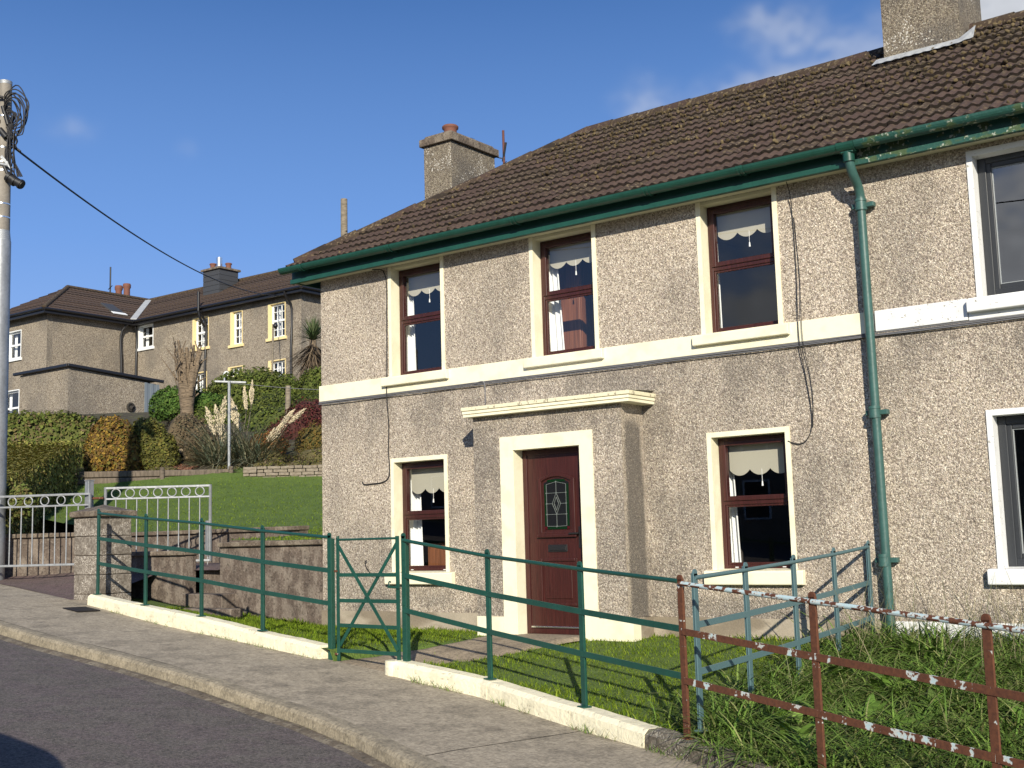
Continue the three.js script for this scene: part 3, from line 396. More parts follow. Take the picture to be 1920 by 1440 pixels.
part('string_course', [rbox(7.05, 7.86, 3.01, 3.2, -.05, .026, .008), rbox(7.865, 13.02, 3.005, 3.2, -.05, .02, .008)], M.whiteOld, neighbour);
for (const low of [false, true]) {
  const [x0, x1] = NW[0], y0 = low ? .9 : 3.2, y1 = low ? 2.227 : 4.49, w = .05, a = x0 + w + .002, b = x1 - w - .002, t = low ? y1 - w - .002 : y1 - .03;
  const win = part('window', frameGeo(a, b, y0 + .005, t, -.21, -.13, .07, .008), M.grey, neighbour);
  part('sash', [...frameGeo(a + .062, b - .062, y0 + .068, t - .062, -.19, -.145, .05, .01)], M.grey, win);
  part('seal', frameGeo(a + .105, b - .105, y0 + .111, t - .105, -.185, -.158, .014, .003), mat([.3, .32, .33], .3), win);
  part('pane', paneGeo(a + .11, b - .11, y0 + .116, t - .11, -.17), low ? glass : glassCoated, win);
  part('surround', surroundGeo(x0, x1, y0, y1, w, -.24, .012), M.whiteOld, win);
  part('sill', [sillGeo(x0 - .066, x1 + .066, low ? .77 : 3.07, low ? .905 : 3.19, low ? .075 : .085)], low ? M.whiteOld : M.whiteOld, win);
}
part('soffit', [box(7.021, 13.2, 4.535, 4.553, -.02, .178)], M.soffit, neighbour); part('fascia_edge', rbox(7.021, 13.2, 4.507, 4.562, .2005, .232, .006), M.mossGreen, neighbour); part('fascia', [rbox(7.021, 13.2, 4.508, 4.68, .178, .20, .004)], M.mossGreen, neighbour);
part('gutter', [gutterGeo(7.03, 13.2)], M.mossGreen, neighbour, 'moss stained gutter with flaking paint');
{ const o = thing('storage_box', 'cream storage box with green lid in the neighbour lower window', 'box'); o.position.set(8.45, 1.14, -.62); part('body', rbox(-.3, .3, 0, .17, -.16, .16, .02), mat([.5, .55, .42], .5), o); part('lid', rbox(-.31, .31, .172, .26, -.17, .17, .02), mat([.05, .16, .06], .4), o); }
{ const o = thing('wooden_crate', 'slatted wooden crate under the green lidded box in the neighbour window', 'crate'); o.position.set(8.45, .93, -.62); for (const x of [-.26, -.13, 0, .13, .26]) part('slat', rbox(x - .05, x + .05, 0, .2, .15, .165, .004), M.timber, o); part('frame', [box(-.32, .32, 0, .2, -.16, -.15), box(-.32, .32, 0, .02, -.15, .15), box(-.31, .31, .17, .205, .166, .18)], M.timber, o); }

// ---------- main roof ----------
const PITCH = Math.atan2(1.87, 2.78), CP = Math.cos(PITCH), SP = Math.sin(PITCH), SLOPE = 2.78 / CP, ROWS = 14, GAUGE = SLOPE / ROWS;
const hipX = s => -.25 + s * CP;                      // hip line across the front slope
const onRoof = (x, s, n = 0) => [x, 4.70 + s * SP + n * CP, .28 - s * CP + n * SP];
const roof = part('roof', [polyFace([onRoof(-.25, 0), onRoof(7.019, 0), onRoof(7.019, SLOPE), onRoof(2.53, SLOPE)]), polyFace([[-.25, 4.7, .28], [2.53, 6.57, -2.5], [-.25, 4.7, -5.28]]), polyFace([[7.019, 4.7, -5.28], [-.25, 4.7, -5.28], [2.53, 6.57, -2.5], [7.019, 6.57, -2.5]]), polyFace([[-.25, 4.69, .28], [-.25, 4.69, -5.28], [7.019, 4.69, -5.28], [7.019, 4.69, .28]])], tileMats[0], house);
const roofN = part('roof', [polyFace([onRoof(7.021, 0), onRoof(13.3, 0), onRoof(13.3, SLOPE), onRoof(7.021, SLOPE)]), polyFace([[13.3, 4.7, -5.28], [7.021, 4.7, -5.28], [7.021, 6.57, -2.5], [13.3, 6.57, -2.5]]), polyFace([[13.3, 4.7, .28], [13.3, 4.7, -5.28], [13.3, 6.57, -2.5]])], tileMats[0], neighbour);
function tileGeo(x0, w, row, clip, top) {
  const N = 15, s0 = row * GAUGE - (row ? .03 : .045) + rr(-.009, .009), s1 = Math.min((row + 1) * GAUGE + .05, SLOPE), pos = [], uv = [], lift = rr(0, .011), tw = rr(-.010, .010), ou = rr(0, 1), ov = .10;
  const q = (i, s, n) => { let x = x0 + w * i / N; if (clip) x = Math.max(x, hipX(s) + .03); return onRoof(x, s, n); };
  const h = i => .004 + .022 * Math.pow(.5 + .5 * Math.cos(2 * Math.PI * (i / N * 3 - .25)), 1.1);
  const tri = (a, b, c, ua, ub, uc) => { pos.push(...a, ...b, ...c); uv.push(...ua, ...ub, ...uc); };
  for (let i = 0; i < N; i++) {
    const n0 = .034 + lift + tw * i / N, a = q(i, s0, h(i) + n0), b = q(i + 1, s0, h(i + 1) + n0), c = q(i + 1, s1, h(i + 1) + .004), d = q(i, s1, h(i) + .004), e = q(i, s0, h(i) * .5 + n0 - .032), f = q(i + 1, s0, h(i + 1) * .5 + n0 - .032);
    const U = k => ou + k * w / N; tri(a, b, c, [U(i), ov], [U(i + 1), ov], [U(i + 1), ov + .37]); tri(a, c, d, [U(i), ov], [U(i + 1), ov + .37], [U(i), ov + .37]); tri(e, f, b, [U(i), .015], [U(i + 1), .015], [U(i + 1), .06]); tri(e, b, a, [U(i), .015], [U(i + 1), .06], [U(i), .06]);
  }
  const g = new THREE.BufferGeometry(); g.setAttribute('position', new THREE.Float32BufferAttribute(pos, 3)); g.setAttribute('uv', new THREE.Float32BufferAttribute(uv, 2)); g.computeVertexNormals(); return g;
}
const pickTile = row => { const r = rnd(), m = row / ROWS; return tileMats[r < .14 + .6 * m * m ? 3 : r < .4 ? 0 : r < .62 ? 2 : r < .85 ? 1 : 4]; };
for (let r = 0; r < ROWS; r++) for (let k = 0; k < 25; k++) {
  const x0 = -.28 + k * .304; if (x0 > 6.99) continue; const w = Math.min(.304, 7.02 - x0); if (w < .05 || x0 + w < hipX(r * GAUGE - .03) + .06) continue;
  part('roof_tile', tileGeo(x0, w, r, x0 < hipX((r + 1) * GAUGE + .06) + .1), pickTile(r), roof);
}
for (let r = 0; r < ROWS; r++) for (let k = 0; k < 20; k++) { const x0 = 7.022 + k * .304; part('roof_tile', tileGeo(x0, .304, r, false), pickTile(r), roofN); }
{ const g = fix(new THREE.IcosahedronGeometry(1, 1)); for (const [n, xa, xb, parent] of [[2000, -.2, 7, roof], [1200, 7.05, 10.5, roofN]]) { const m = [], c = []; for (let i = 0; i < n; i++) { const t = Math.pow(rnd(), .55), row = Math.floor(t * ROWS), x = rr(xa, xb), st = row * GAUGE + rr(-.035, .03); if (x < hipX(st) + .05 || vn(x * 2.3 + 40, row * .6, 63) < .62 - .45 * t) continue; const q = onRoof(x, st, .05 + rr(-.008, .012)), r = rr(.008, .022); m.push(new THREE.Matrix4().compose(V(...q), new THREE.Quaternion().setFromEuler(new THREE.Euler(rr(0, 3), rr(0, 3), rr(0, 3))), V(r * rr(1, 1.9), r * .8, r))); c.push(color([[.065, .046, .020], [.085, .060, .026], [.045, .034, .017], [.12, .09, .045]])); } instanced('moss', g, new THREE.MeshStandardMaterial({ color: 0xffffff, roughness: 1 }), m, c, parent); } }
function capRow(p, q, n, parent, name) { for (let i = 0; i < n; i++) { const a = p.clone().lerp(q, i / n), b = p.clone().lerp(q, (i + 1.06) / n), g = fix(new THREE.CylinderGeometry(.098 + .005 * rnd(), .092, a.distanceTo(b), 10, 1, true, -Math.PI / 2 - .15, Math.PI + .3)); g.rotateZ(-Math.PI / 2); const d = b.clone().sub(a).normalize(); const zz = d.clone().cross(V(0, 1, 0)).normalize(), yy = zz.clone().cross(d); g.rotateX(-Math.PI / 2); g.applyMatrix4(new THREE.Matrix4().makeBasis(d, yy, zz).setPosition(a.clone().add(b).multiplyScalar(.5).add(V(0, -.045 + rr(-.004, .004), 0)))); part(name, uvM(g), tileMats[i % 3 ? 3 : 1], parent); } }
capRow(V(-.2, 4.78, .23), V(2.5, 6.58, -2.47), 10, roof, 'hip_tile'); capRow(V(2.48, 6.60, -2.5), V(7.02, 6.60, -2.5), 12, roof, 'ridge_tile'); capRow(V(7.03, 6.60, -2.5), V(13.3, 6.60, -2.5), 15, roofN, 'ridge_tile');
// chimneys
function chimney(x0, x1, z0, z1, y0, y1, capY, over, parent) {
  const c = part('chimney', [box(x0, x1, y0, y1, z0, z1)], M.stack, parent);
  part('chimney_cap', [rbox(x0 - over, x1 + over, y1 + .001, capY, z0 - over, z1 + over, .012), rbox(x0 - over + .05, x1 + over - .05, capY - .004, capY + .05, z0 - over + .05, z1 + over - .05, .03)], M.cap, c); return c;
}
const chL = chimney(.0, .50, -3.05, -2.05, 5.0, 6.79, 6.90, .05, house);
function pot(x, y, z, h, r, m, parent) { const p = [[r * .9, 0], [r, h * .1], [r * .92, h * .2], [r * .88, h * .72], [r * 1.12, h * .8], [r * 1.14, h * .93], [r * .98, h], [r * .8, h], [r * .78, h * .5]].map(q => new THREE.Vector2(...q)); part('chimney_pot', fix(new THREE.LatheGeometry(p, 18)).translate(x, y, z), m, parent); }
pot(.24, 6.92, -2.36, .22, .105, M.terra, chL); pot(.28, 6.90, -2.74, .13, .08, M.shiny, chL);
const chR = chimney(6.62, 7.44, -2.95, -2.05, 5.6, 7.12, 7.26, .06, neighbour); pot(6.85, 7.28, -2.5, .4, .12, M.terra, chR); pot(7.2, 7.28, -2.5, .4, .12, M.terra, chR);
part('flashing', [rbox(6.585, 7.475, 6.215, 6.335, -2.05, -2.030, .004), rbox(6.535, 6.60, 6.20, 6.34, -2.12, -2.028, .012), quadGrid((u, v) => { const x = lerp(6.55, 7.60, u), lift = u > .84 ? (u - .84) / .16 : 0, q = onRoof(x, (.28 + 2.04 - lerp(.17, 0, v)) / CP + lift * .10, .080 + .003 * Math.sin(x * 62) * (1 - v) + .07 * lift * v); return q; }, 80, 4)], M.lead, chR, 'dressed lead flashing along the foot of the stack');
{ const o = thing('aerial', 'rusty broken aerial mast strapped beside the left chimney', 'aerial'); o.position.set(.56, 6.2, -3.2); part('mast', rod(V(0, 0, 0), V(0, 1.02, 0), .018), mat([.12, .045, .035], .8), o); part('stub', rod(V(-.02, .55, 0), V(.06, .82, .02), .016), M.black, o); part('bracket', [rod(V(-.2, .46, .05), V(.02, .46, 0), .012), rod(V(-.1, .62, .08), V(.02, .58, 0), .008), rod(V(-.06, .30, 0), V(.16, .33, .05), .006), rod(V(-.08, .48, 0), V(.12, .5, .1), .005), rbox(-.06, -.01, .3, .42, -.02, .02, .006)], M.black, o); }

// ---------- painted kerb walls along the garden ----------
const kerbProfile = [[-.09, -.3], [-.09, -.012], [-.07, 0], [.05, 0], [.085, -.03], [.10, -.3]];
function kerbWall(label, cuts, m, taper) {
  const o = thing('kerb_wall', label, 'kerb wall');
  cuts.forEach(([a, b], i) => { const path = [], n = Math.max(2, Math.round((b - a) / .12)); const j = rr(-.004, .004); for (let k = 0; k <= n; k++) { const x = lerp(a + .003, b - .003, k / n); path.push(V(x, yTop(x) + j + .007 * (vn(x * 9, i, 3) - .5), zFence(x) + .006 * (vn(x * 6, i, 4) - .5))); } part('kerb_block', uvM(sweep(kerbProfile, path), i * .37, i * .21), m, o); });
  return o;
}
kerbWall('cream painted low kerb wall left of the green gate', [[-2.42, -2.08], [-2.08, -1.3], [-1.3, -.55], [-.55, 1.15], [1.15, 2.47]], M.creamWall);
kerbWall('cream painted low kerb wall curving right from the green gate', [[3.44, 4.45], [4.45, 4.66], [4.66, 5.72], [5.72, 6.52]], M.creamWall);
kerbWall('bare lichen spotted kerb wall below the rusty railing', [[6.525, 6.95], [6.95, 8], [8, 9.2], [9.2, 10.3]], M.lichen);
single('kerb_end', 'rounded cream end block beside the right gate post', 'kerb block', [uvM(new THREE.CylinderGeometry(.095, .1, .26, 14).translate(3.40, .085, 2.452))], M.creamWall);

// ---------- railings ----------
function postGeo(x, y, z, h, wide, thick, turn) { const g = mergeGeometries([fix(new RoundedBoxGeometry(wide, h, thick, 1, .003)).translate(0, h / 2, 0), fix(new THREE.CylinderGeometry(wide / 2, wide / 2, thick, 14).rotateX(Math.PI / 2).translate(0, h, 0)), fix(new RoundedBoxGeometry(wide * .5, h, thick * 2.2, 1, .003)).translate(0, h / 2, -thick * .9), fix(new RoundedBoxGeometry(wide * 1.6, .012, wide * 1.4, 1, .004)).translate(0, .006, 0)]); const uv = g.attributes.uv; const q = uvM(g, rr(0, 2), rr(0, 1)); const p = q.attributes.uv; for (let i = 0; i < p.count; i++) { const a = p.getX(i); p.setXY(i, p.getY(i), a); } return q.rotateY(turn).translate(x, y, z); }
function railing(name, label, pts, mats, o2 = {}) {
  const o = thing(name, label, 'railing'), H = o2.H || [1.0, .69, .385];
  pts.forEach(([x, y, z], i) => { const a = pts[Math.max(0, i - 1)], b = pts[Math.min(pts.length - 1, i + 1)]; if (!(o2.skip || []).includes(i)) part('post', postGeo(x, y, z, 1.03, .054, .012, -Math.atan2(b[2] - a[2], b[0] - a[0])), mats.post, o); });
  for (let i = 1; i < pts.length; i++) H.forEach((h, k) => { const p = V(...pts[i - 1]).add(V(0, h, .006)), q = V(...pts[i]).add(V(0, h, .006)); part('rail', k ? bar(p, q, .043, .011) : rod(p, q, .0155, .0155, 12), [mats.top, mats.mid, mats.low][k], o); });
  return o;
}
const P = x => [x, yTop(x), zFence(x)];
const greenM = { post: M.green, top: M.green, mid: M.green, low: M.green };
railing('railing', 'green metal railing left of the gate, from the stone pillar', [P(-2.34), P(-1.1), P(.175), P(1.387), P(2.53)], greenM, { skip: [4] });
railing('railing', 'green metal railing curving right of the gate in front of the door', [[3.52, .27, 2.452], P(4.58), P(5.78), [6.82, -.045, 3.44]], greenM, { skip: [0, 3] });
railing('railing', 'blue grey metal railing running from the rusty corner post to the drainpipe', [[6.87, -.03, 3.30], [6.87, -.01, 2.53], [6.87, .02, 1.68], [6.87, .055, .86], [6.87, .098, .06]], { post: M.blueGrey, top: M.blueGrey, mid: M.blueGrey, low: M.blueGrey });
railing('railing', 'rusty railing with flaking pale blue paint in front of the long grass', [[6.84, -.06, 3.455], [7.95, -.14, 3.925], [9.04, -.215, 4.41], [10.15, -.29, 4.92]], { post: M.rustC, top: M.rustA, mid: M.rustB, low: M.rustB }, { H: [1.0, .69, .375] });
// gate and its posts
{ const o = thing('gate', 'small green metal gate with crossed diagonal bars', 'gate'), A = t => V(lerp(2.665, 3.44, t), 0, lerp(2.42, 2.45, t)), at = (t, y) => A(t).add(V(0, y, 0));
  part('stile', [bar(at(0, .18), at(0, 1.31), .034, .012, V(1, 0, 0)), rod(at(0, 1.30), at(0, 1.325), .014)], M.green, o); part('stile', bar(at(1, .2), at(1, 1.31), .04, .012, V(1, 0, 0)), M.green, o);
  [[1.29, 1.29], [.965, .965], [.73, .73], [.505, .50], [.275, .27]].forEach(([a, b], k) => part('rail', k ? bar(at(0, a), at(1, b), .034, .010) : rod(at(0, a), at(1, b), .011), M.green, o));
  const f = V(0, 0, .012); part('diagonal_bar', bar(at(.01, 1.25).add(f), at(1, .30).add(f), .034, .008), M.green, o); part('diagonal_bar', bar(at(.99, 1.26).sub(f), at(.01, .32).sub(f), .034, .008), M.green, o);
  part('latch', [bar(at(.86, .86).add(V(0, 0, .02)), at(1.04, .855).add(V(0, 0, .02)), .022, .008), tube([[3.385, .862, 2.472], [3.36, .87, 2.474], [3.352, .895, 2.474], [3.366, .908, 2.474], [3.377, .898, 2.474]], .006, 6)], M.green, o);
  part('hinge', [rod(at(-.055, .24), at(0, .24), .012), rod(at(-.055, 1.0), at(0, 1.0), .012)], M.rustC, o); }
const gpost = (x, z, y0, y1, label) => { const o = thing('gate_post', label, 'post', 'green posts of the small gate'); o.position.set(x, y0, z); const h = y1 - y0; part('upright', [bar(V(0, 0, 0), V(0, h, 0), .05, .012, V(1, 0, 0)), bar(V(.02, 0, -.022), V(.02, h - .03, -.022), .045, .012, V(0, 0, 1)), rod(V(0, h, -.006), V(0, h, .006), .025, .025, 14)], M.green, o); for (const y of [.28, .5, .9]) part('bolt', rod(V(0, y, .0), V(0, y, .013), .008, .008, 8), M.green, o); };
gpost(2.545, 2.41, .15, 1.335, 'green gate post at the hinge side, where the left railing ends'); gpost(3.515, 2.452, .2, 1.31, 'green gate post at the latch side, where the right railing starts');

// ---------- pillar, garden walls, steps ----------
{ const o = thing('gate_pillar', 'weathered square concrete gate pillar with flat cap', 'pillar'); o.position.set(-2.86, .45, 1.13);
  part('core', box(-.24, .24, 0, 1.22, -.24, .24), M.old, o); for (let i = 0; i < 5; i++) { const e = rr(-.004, .004), g = uvM(rbox(-.255 + e, .255 + e, i * .244 + .003, i * .244 + .241, -.255 - e, .255 - e, .012), i * .41, i * .3); part('block', g, M.pale, o); } part('cap', [rbox(-.305, .305, 1.221, 1.30, -.305, .305, .02), uvM(new THREE.ConeGeometry(.40, .085, 4).rotateY(Math.PI / 4).translate(0, 1.34, 0))], M.cap, o); }
function lowWall(label, x0, x1, z0, z1, y0, y1, capO = .03) { const o = thing('garden_wall', label, 'wall'); part('wall', box(x0, x1, y0, y1, z0, z1), M.old, o); part('coping', rbox(x0 - .01, x1 + capO, y1 + .001, y1 + .065, z0 - .02, z1 + .05, .015), M.cap, o); return o; }
lowWall('short dark concrete wall beside the gate pillar', -3.7, -2.47, -.05, .12, .2, 1.145);
{ const o = lowWall('dark stained concrete wall with sloping cap joining the house corner', -1.95, -.02, -.2, -.03, .1, 1.24, .01); }
lowWall('long low concrete wall along the front edge of the back lawn', -9.5, -2.2, -1.86, -1.7, .7, 1.45, .02);
{ const o = lowWall('low concrete wall behind the left driveway gate', 0, 4.2, -.17, 0, .8, 1.45, .02); o.position.set(-8.6, 0, 1.8); o.rotation.y = .4757; }
{ const o = thing('steps', 'two dark concrete steps between the garden walls', 'steps'); part('step', rbox(-2.47, -1.96, .3, .97, -.9, -.12, .015), M.old, o); part('step', rbox(-2.45, -1.62, .2, .64, -.115, .22, .015), M.old, o); part('step', rbox(-2.3, -1.2, .2, .47, .222, .42, .015), M.old, o); }
// galvanised gates
function metalGate(name, label, p, q, y0, y1, nb, nr) {
  const o = thing(name, label, 'gate', 'galvanised gates with rings along the top'), L = p.distanceTo(q), at = (t, y) => p.clone().lerp(q, t).setY(y), r = .017;
  part('frame', [bar(at(0, y1), at(1, y1), .032, .03), bar(at(0, y1 - .155), at(1, y1 - .155), .026, .026), bar(at(0, y0), at(1, y0), .032, .03), bar(at(0, y0 - .016), at(0, y1 + .016), .034, .034, V(1, 0, 0)), bar(at(1, y0 - .016), at(1, y1 + .016), .034, .034, V(1, 0, 0))], M.steel, o);
  for (let i = 1; i < nb; i++) part('bar', rod(at(i / nb, y0), at(i / nb, y1 - .155), .0095, .0095, 8), M.steel, o);
  const dir = q.clone().sub(p).setY(0).normalize(), ang = -Math.atan2(dir.z, dir.x);
  for (let i = 0; i < nr; i++) part('ring', fix(new THREE.TorusGeometry(.063, .0095, 8, 24)).rotateY(ang).translate(...at((i + .75) / (nr + .5), y1 - .078).toArray()), M.steel, o);
  return o;
}
metalGate('driveway_gate', 'galvanised gate leaf with a row of rings, left of the stone pillar', V(-7.1, 0, 1.81), V(-4.3, 0, .36), 1.055, 2.045, 18, 12);
metalGate('driveway_gate', 'galvanised gate leaf with rings standing open before the back lawn', V(-4.22, 0, .16), V(-3.02, 0, -.74), 1.06, 2.12, 10, 7);
{ const o = thing('gate_post', 'square galvanised steel gate post with flat cap behind the pillar', 'post'); o.position.set(-4.39, .9, .31); part('upright', rbox(-.045, .045, 0, 1.33, -.045, .045, .006), M.steel, o); part('cap', rbox(-.052, .052, 1.331, 1.345, -.052, .052, .005), M.steel, o); part('hinge', rod(V(.04, 1.08, 0), V(.2, 1.08, -.1), .018), M.rustC, o); }
{ const o = thing('drop_bolt', 'long galvanised drop bolt on the free end of the open gate', 'bolt'); o.position.set(-3.05, .8, -.72); part('rod', rod(V(0, 0, 0), V(0, .6, 0), .009), M.steel, o); part('sleeve', rbox(-.03, .03, .32, .82, -.02, .02, .005), M.steel, o); }

// ---------- facade cables ----------
const wire = (name, label, pts, r, m, cat = 'cable') => single(name, label, cat, tube(pts, r, 6), m);
{ const o = thing('cable_bundle', 'grey telephone cables clipped below the string course of the house', 'cable'); for (const [dy, dz, s] of [[0, .012, 1], [-.014, .014, 2], [.013, .010, 3]]) { const pts = []; for (let x = -.02; x <= 9.4; x += .35) pts.push([x, 2.985 + dy + .007 * (vn(x * 2, s, 5) - .5), .012 + dz + .004 * vn(x * 3, s, 9)]); part('strand', tube(pts, .006, 6, 120), M.cableGrey, o); } part('branch', tube([[2.45, 2.99, .03], [2.58, 3.0, .03], [2.60, 2.95, .03], [2.60, 2.75, .03]], .007), M.cableGrey, o); }
wire('cable', 'thin dark cable looping down the wall right of the windows', [[6.32, 4.53, .10], [6.33, 4.42, .06], [6.325, 4.24, .02], [6.33, 3.9, .016], [6.33, 3.62, .018], [6.335, 3.01, .05], [6.36, 2.71, .02], [6.395, 2.42, .018], [6.40, 2.25, .018], [6.37, 2.13, .018], [6.30, 2.06, .016], [6.22, 2.06, .014], [6.15, 2.09, .014]], .0045, M.cable);
wire('cable', 'second slack cable beside the looping one on the wall', [[6.34, 4.2, .016], [6.36, 3.6, .016], [6.37, 3.02, .05], [6.40, 2.72, .018], [6.42, 2.45, .016], [6.405, 2.2, .016]], .003, M.cable);
wire('cable', 'dark cable running down beside the left windows to a hook', [[.98, 4.52, .1], [1.1, 4.50, .05], [1.125, 4.4, .02], [1.128, 3.9, .016], [1.128, 3.22, .03], [1.13, 2.98, .04], [1.135, 2.6, .016], [1.12, 2.35, .014], [1.125, 2.02, .014], [1.06, 1.965, .014], [.88, 1.945, .014], [.70, 1.95, .016], [.69, 1.975, .018]], .0065, M.cable);
wire('hook', 'small black iron hook on the wall behind the gate', [[.77, 1.04, .03], [.745, 1.02, .04], [.75, .97, .03], [.79, .91, .02], [.80, .87, .015]], .006, M.cable, 'hook');

// ---------- utility pole and overhead lines ----------
{ const o = thing('utility_pole', 'tall grey steel utility pole with cable loops at the top', 'pole'); o.position.set(-5.94, .8, .85); o.scale.set(.928, .905, .928);
  part('shaft', [fix(new THREE.CylinderGeometry(.150, .178, 5.65, 24).translate(0, 2.825, 0)), fix(new THREE.CylinderGeometry(.128, .146, .18, 24).translate(0, 5.74, 0))].map(g => { const uv = g.attributes.uv; for (let i = 0; i < uv.count; i++) uv.setXY(i, uv.getX(i) * .9, uv.getY(i) * 5); return g; }), M.steel, o);
  part('upper_shaft', [(() => { const g = fix(new THREE.CylinderGeometry(.105, .128, 2.55, 24).translate(0, 7.1, 0)); const uv = g.attributes.uv; for (let i = 0; i < uv.count; i++) uv.setXY(i, uv.getX(i) * .7, uv.getY(i) * 2.5); return g; })()], mat([.72, .62, .5], .75, T.steel, .001), o);
  part('cap', fix(new THREE.CylinderGeometry(.108, .108, .06, 24).translate(0, 8.40, 0)), M.steel, o);
  for (const y of [2.05, 3.35, 4.45, 5.7, 6.05, 6.28, 6.85, 7.0, 7.25, 7.45, 7.8]) part('band', fix(new THREE.CylinderGeometry(lerp(.18, .112, y / 8.3), lerp(.18, .112, y / 8.3), .022, 24, 1, true).translate(0, y, 0)), M.shiny, o);
  const E = V(.8, 0, -.6), at = (e, y, d = .1) => [E.x * e + .55 * d, y, E.z * e + .8 * d];
  for (let i = 0; i < 9; i++) { const w = rr(.17, .40), t = rr(7.95, 8.28), k = rr(.06, .22), m = rr(.18, .30); part('cable_loop', tube([at(.05, t - .15, .12), at(.10, t, k), at(.10 + w * .45, t + rr(.02, .10), k + rr(-.05, .05)), at(.09 + w, t - rr(.10, .25), k + rr(-.06, .06)), at(.09 + w * rr(.85, 1.0), t - rr(.38, .6), k), at(m, rr(7.35, 7.55), k + rr(-.04, .04)), at(m - .02, rr(7.0, 7.15), k), at(.16 + .026 * i, 6.72, .12)], .0105, 6), M.cable, o); }
  for (let i = 0; i < 9; i++) part('cable_loop', tube([at(.08, rr(7.55, 8.05), .12), at(rr(.16, .34), rr(7.5, 7.85), rr(.08, .2)), at(rr(.10, .20), rr(7.35, 7.6), .15), at(rr(.16, .30), rr(7.2, 7.45), rr(.08, .2)), at(rr(.1, .2), rr(7.05, 7.25), .15), at(.09, rr(6.9, 7.15), .12)], .0105, 6), M.cable, o);
  part('cable_clamp', [rod(V(...at(.02, 7.95, .12)), V(...at(.12, 7.62, .13)), .035), rod(V(...at(.1, 7.35, .14)), V(...at(.34, 7.15, .14)), .016), rod(V(...at(-.02, 7.55, .12)), V(...at(.1, 7.4, .13)), .05), rbox(-.08, .06, 7.66, 7.72, .1, .15, .01)], M.black, o);
  part('bracket', [rod(V(...at(.0, 6.95, .12)), V(...at(.14, 6.92, .12)), .03), bar(V(...at(.02, 7.08, .13)), V(...at(.2, 6.86, .13)), .05, .03)], M.steel, o);
  part('junction_box', [orient(fix(new THREE.CylinderGeometry(.072, .072, .30, 14)).rotateZ(Math.PI / 2), V(...at(.14, 6.72, .12)), V(...at(.36, 6.58, .12))), rod(V(...at(.13, 6.73, .12)), V(...at(.17, 6.70, .12)), .085, .085, 12), rod(V(...at(.23, 6.65, .12)), V(...at(.26, 6.63, .12)), .085, .085, 12), rod(V(...at(.33, 6.6, .12)), V(...at(.36, 6.58, .12)), .085, .085, 12), rod(V(...at(.05, 6.95, .12)), V(...at(.14, 6.74, .12)), .025)], M.black, o);
}
{ const a = V(-5.62, 7.3, .86), b = V(-23.9, 10.86, -21.0), pts = []; for (let i = 0; i <= 24; i++) { const t = i / 24, p = a.clone().lerp(b, t); p.y -= .55 * 4 * t * (1 - t); pts.push(p.toArray()); } wire('overhead_cable', 'black overhead cable sagging from the utility pole to the far house eaves', pts, .017, M.cable); }
{ const a = V(-5.82, 8.12, .95), b = V(-13, 11.2, 9), pts = []; for (let i = 0; i <= 12; i++) { const t = i / 12, p = a.clone().lerp(b, t); p.y -= .3 * 4 * t * (1 - t); pts.push(p.toArray()); } wire('overhead_cable', 'thick black cable rising left from the top of the utility pole', pts, .022, M.cable); }
{ const pts = []; for (let i = 0; i <= 16; i++) { const t = i / 16; pts.push([lerp(-30, 40, t), lerp(13.2, 9.0, t) - .9 * 4 * t * (1 - t), 24.5]); } wire('overhead_cable', 'overhead cable above the street, mirrored in the right upper window', pts, .02, M.cable); }

// ---------- far house on the hill ----------
const ZM = -21.26, XR = -22.75, XL = -33.1, EV = 10.94;
const far = thing('house', 'long far house on the hill with yellow framed windows and a projecting wing', 'house');
function farWall(x0, x1, y0, y1, hs) { const s = new THREE.Shape(); s.moveTo(x0, y0); s.lineTo(x1, y0); s.lineTo(x1, y1); s.lineTo(x0, y1); s.closePath(); for (const [a, b, c, d] of hs) { const h = new THREE.Path(); h.moveTo(a, c); h.lineTo(a, d); h.lineTo(b, d); h.lineTo(b, c); h.closePath(); s.holes.push(h); } return uvM(new THREE.ExtrudeGeometry(s, { depth: .25, bevelEnabled: false }).translate(0, 0, -.25)); }
const FW = [[-24.62, -23.62, 9.22, 10.62, 3, 1], [-26.86, -26.12, 9.22, 10.62, 2, 1], [-29.24, -28.2, 9.35, 10.66, 3, 1], [-32.95, -31.85, 9.78, 10.82, 1, 0], [-24.62, -23.62, 7.0, 8.36, 3, 1], [-29.3, -28.3, 6.7, 8.36, 3, 1], [-27, -26.1, 6.9, 8.36, 2, 1]];
part('front_wall', farWall(XL, XR, 4.5, EV, FW).translate(0, 0, ZM), M.dash2, far);
part('end_wall', box(XR - .25, XR - .001, 4.5, EV, -26.6, ZM - .251), M.dash2, far);
part('wing_wall', [box(XL - .25, XL - .001, 4.5, EV, ZM - .2, -17.251), farWall(-39.2, XL, 4.5, EV, [[-36.1, -34.95, 9.2, 10.4], [-36.4, -35.0, 6.4, 7.9]]).translate(0, 0, -17)], M.dash2, far);
part('inner_wall', [box(-39, XR - .3, 4.5, 10.9, -23.2, -23.1), box(-39, XL - .3, 4.5, 10.9, -18.6, -18.5)], M.inside, far);
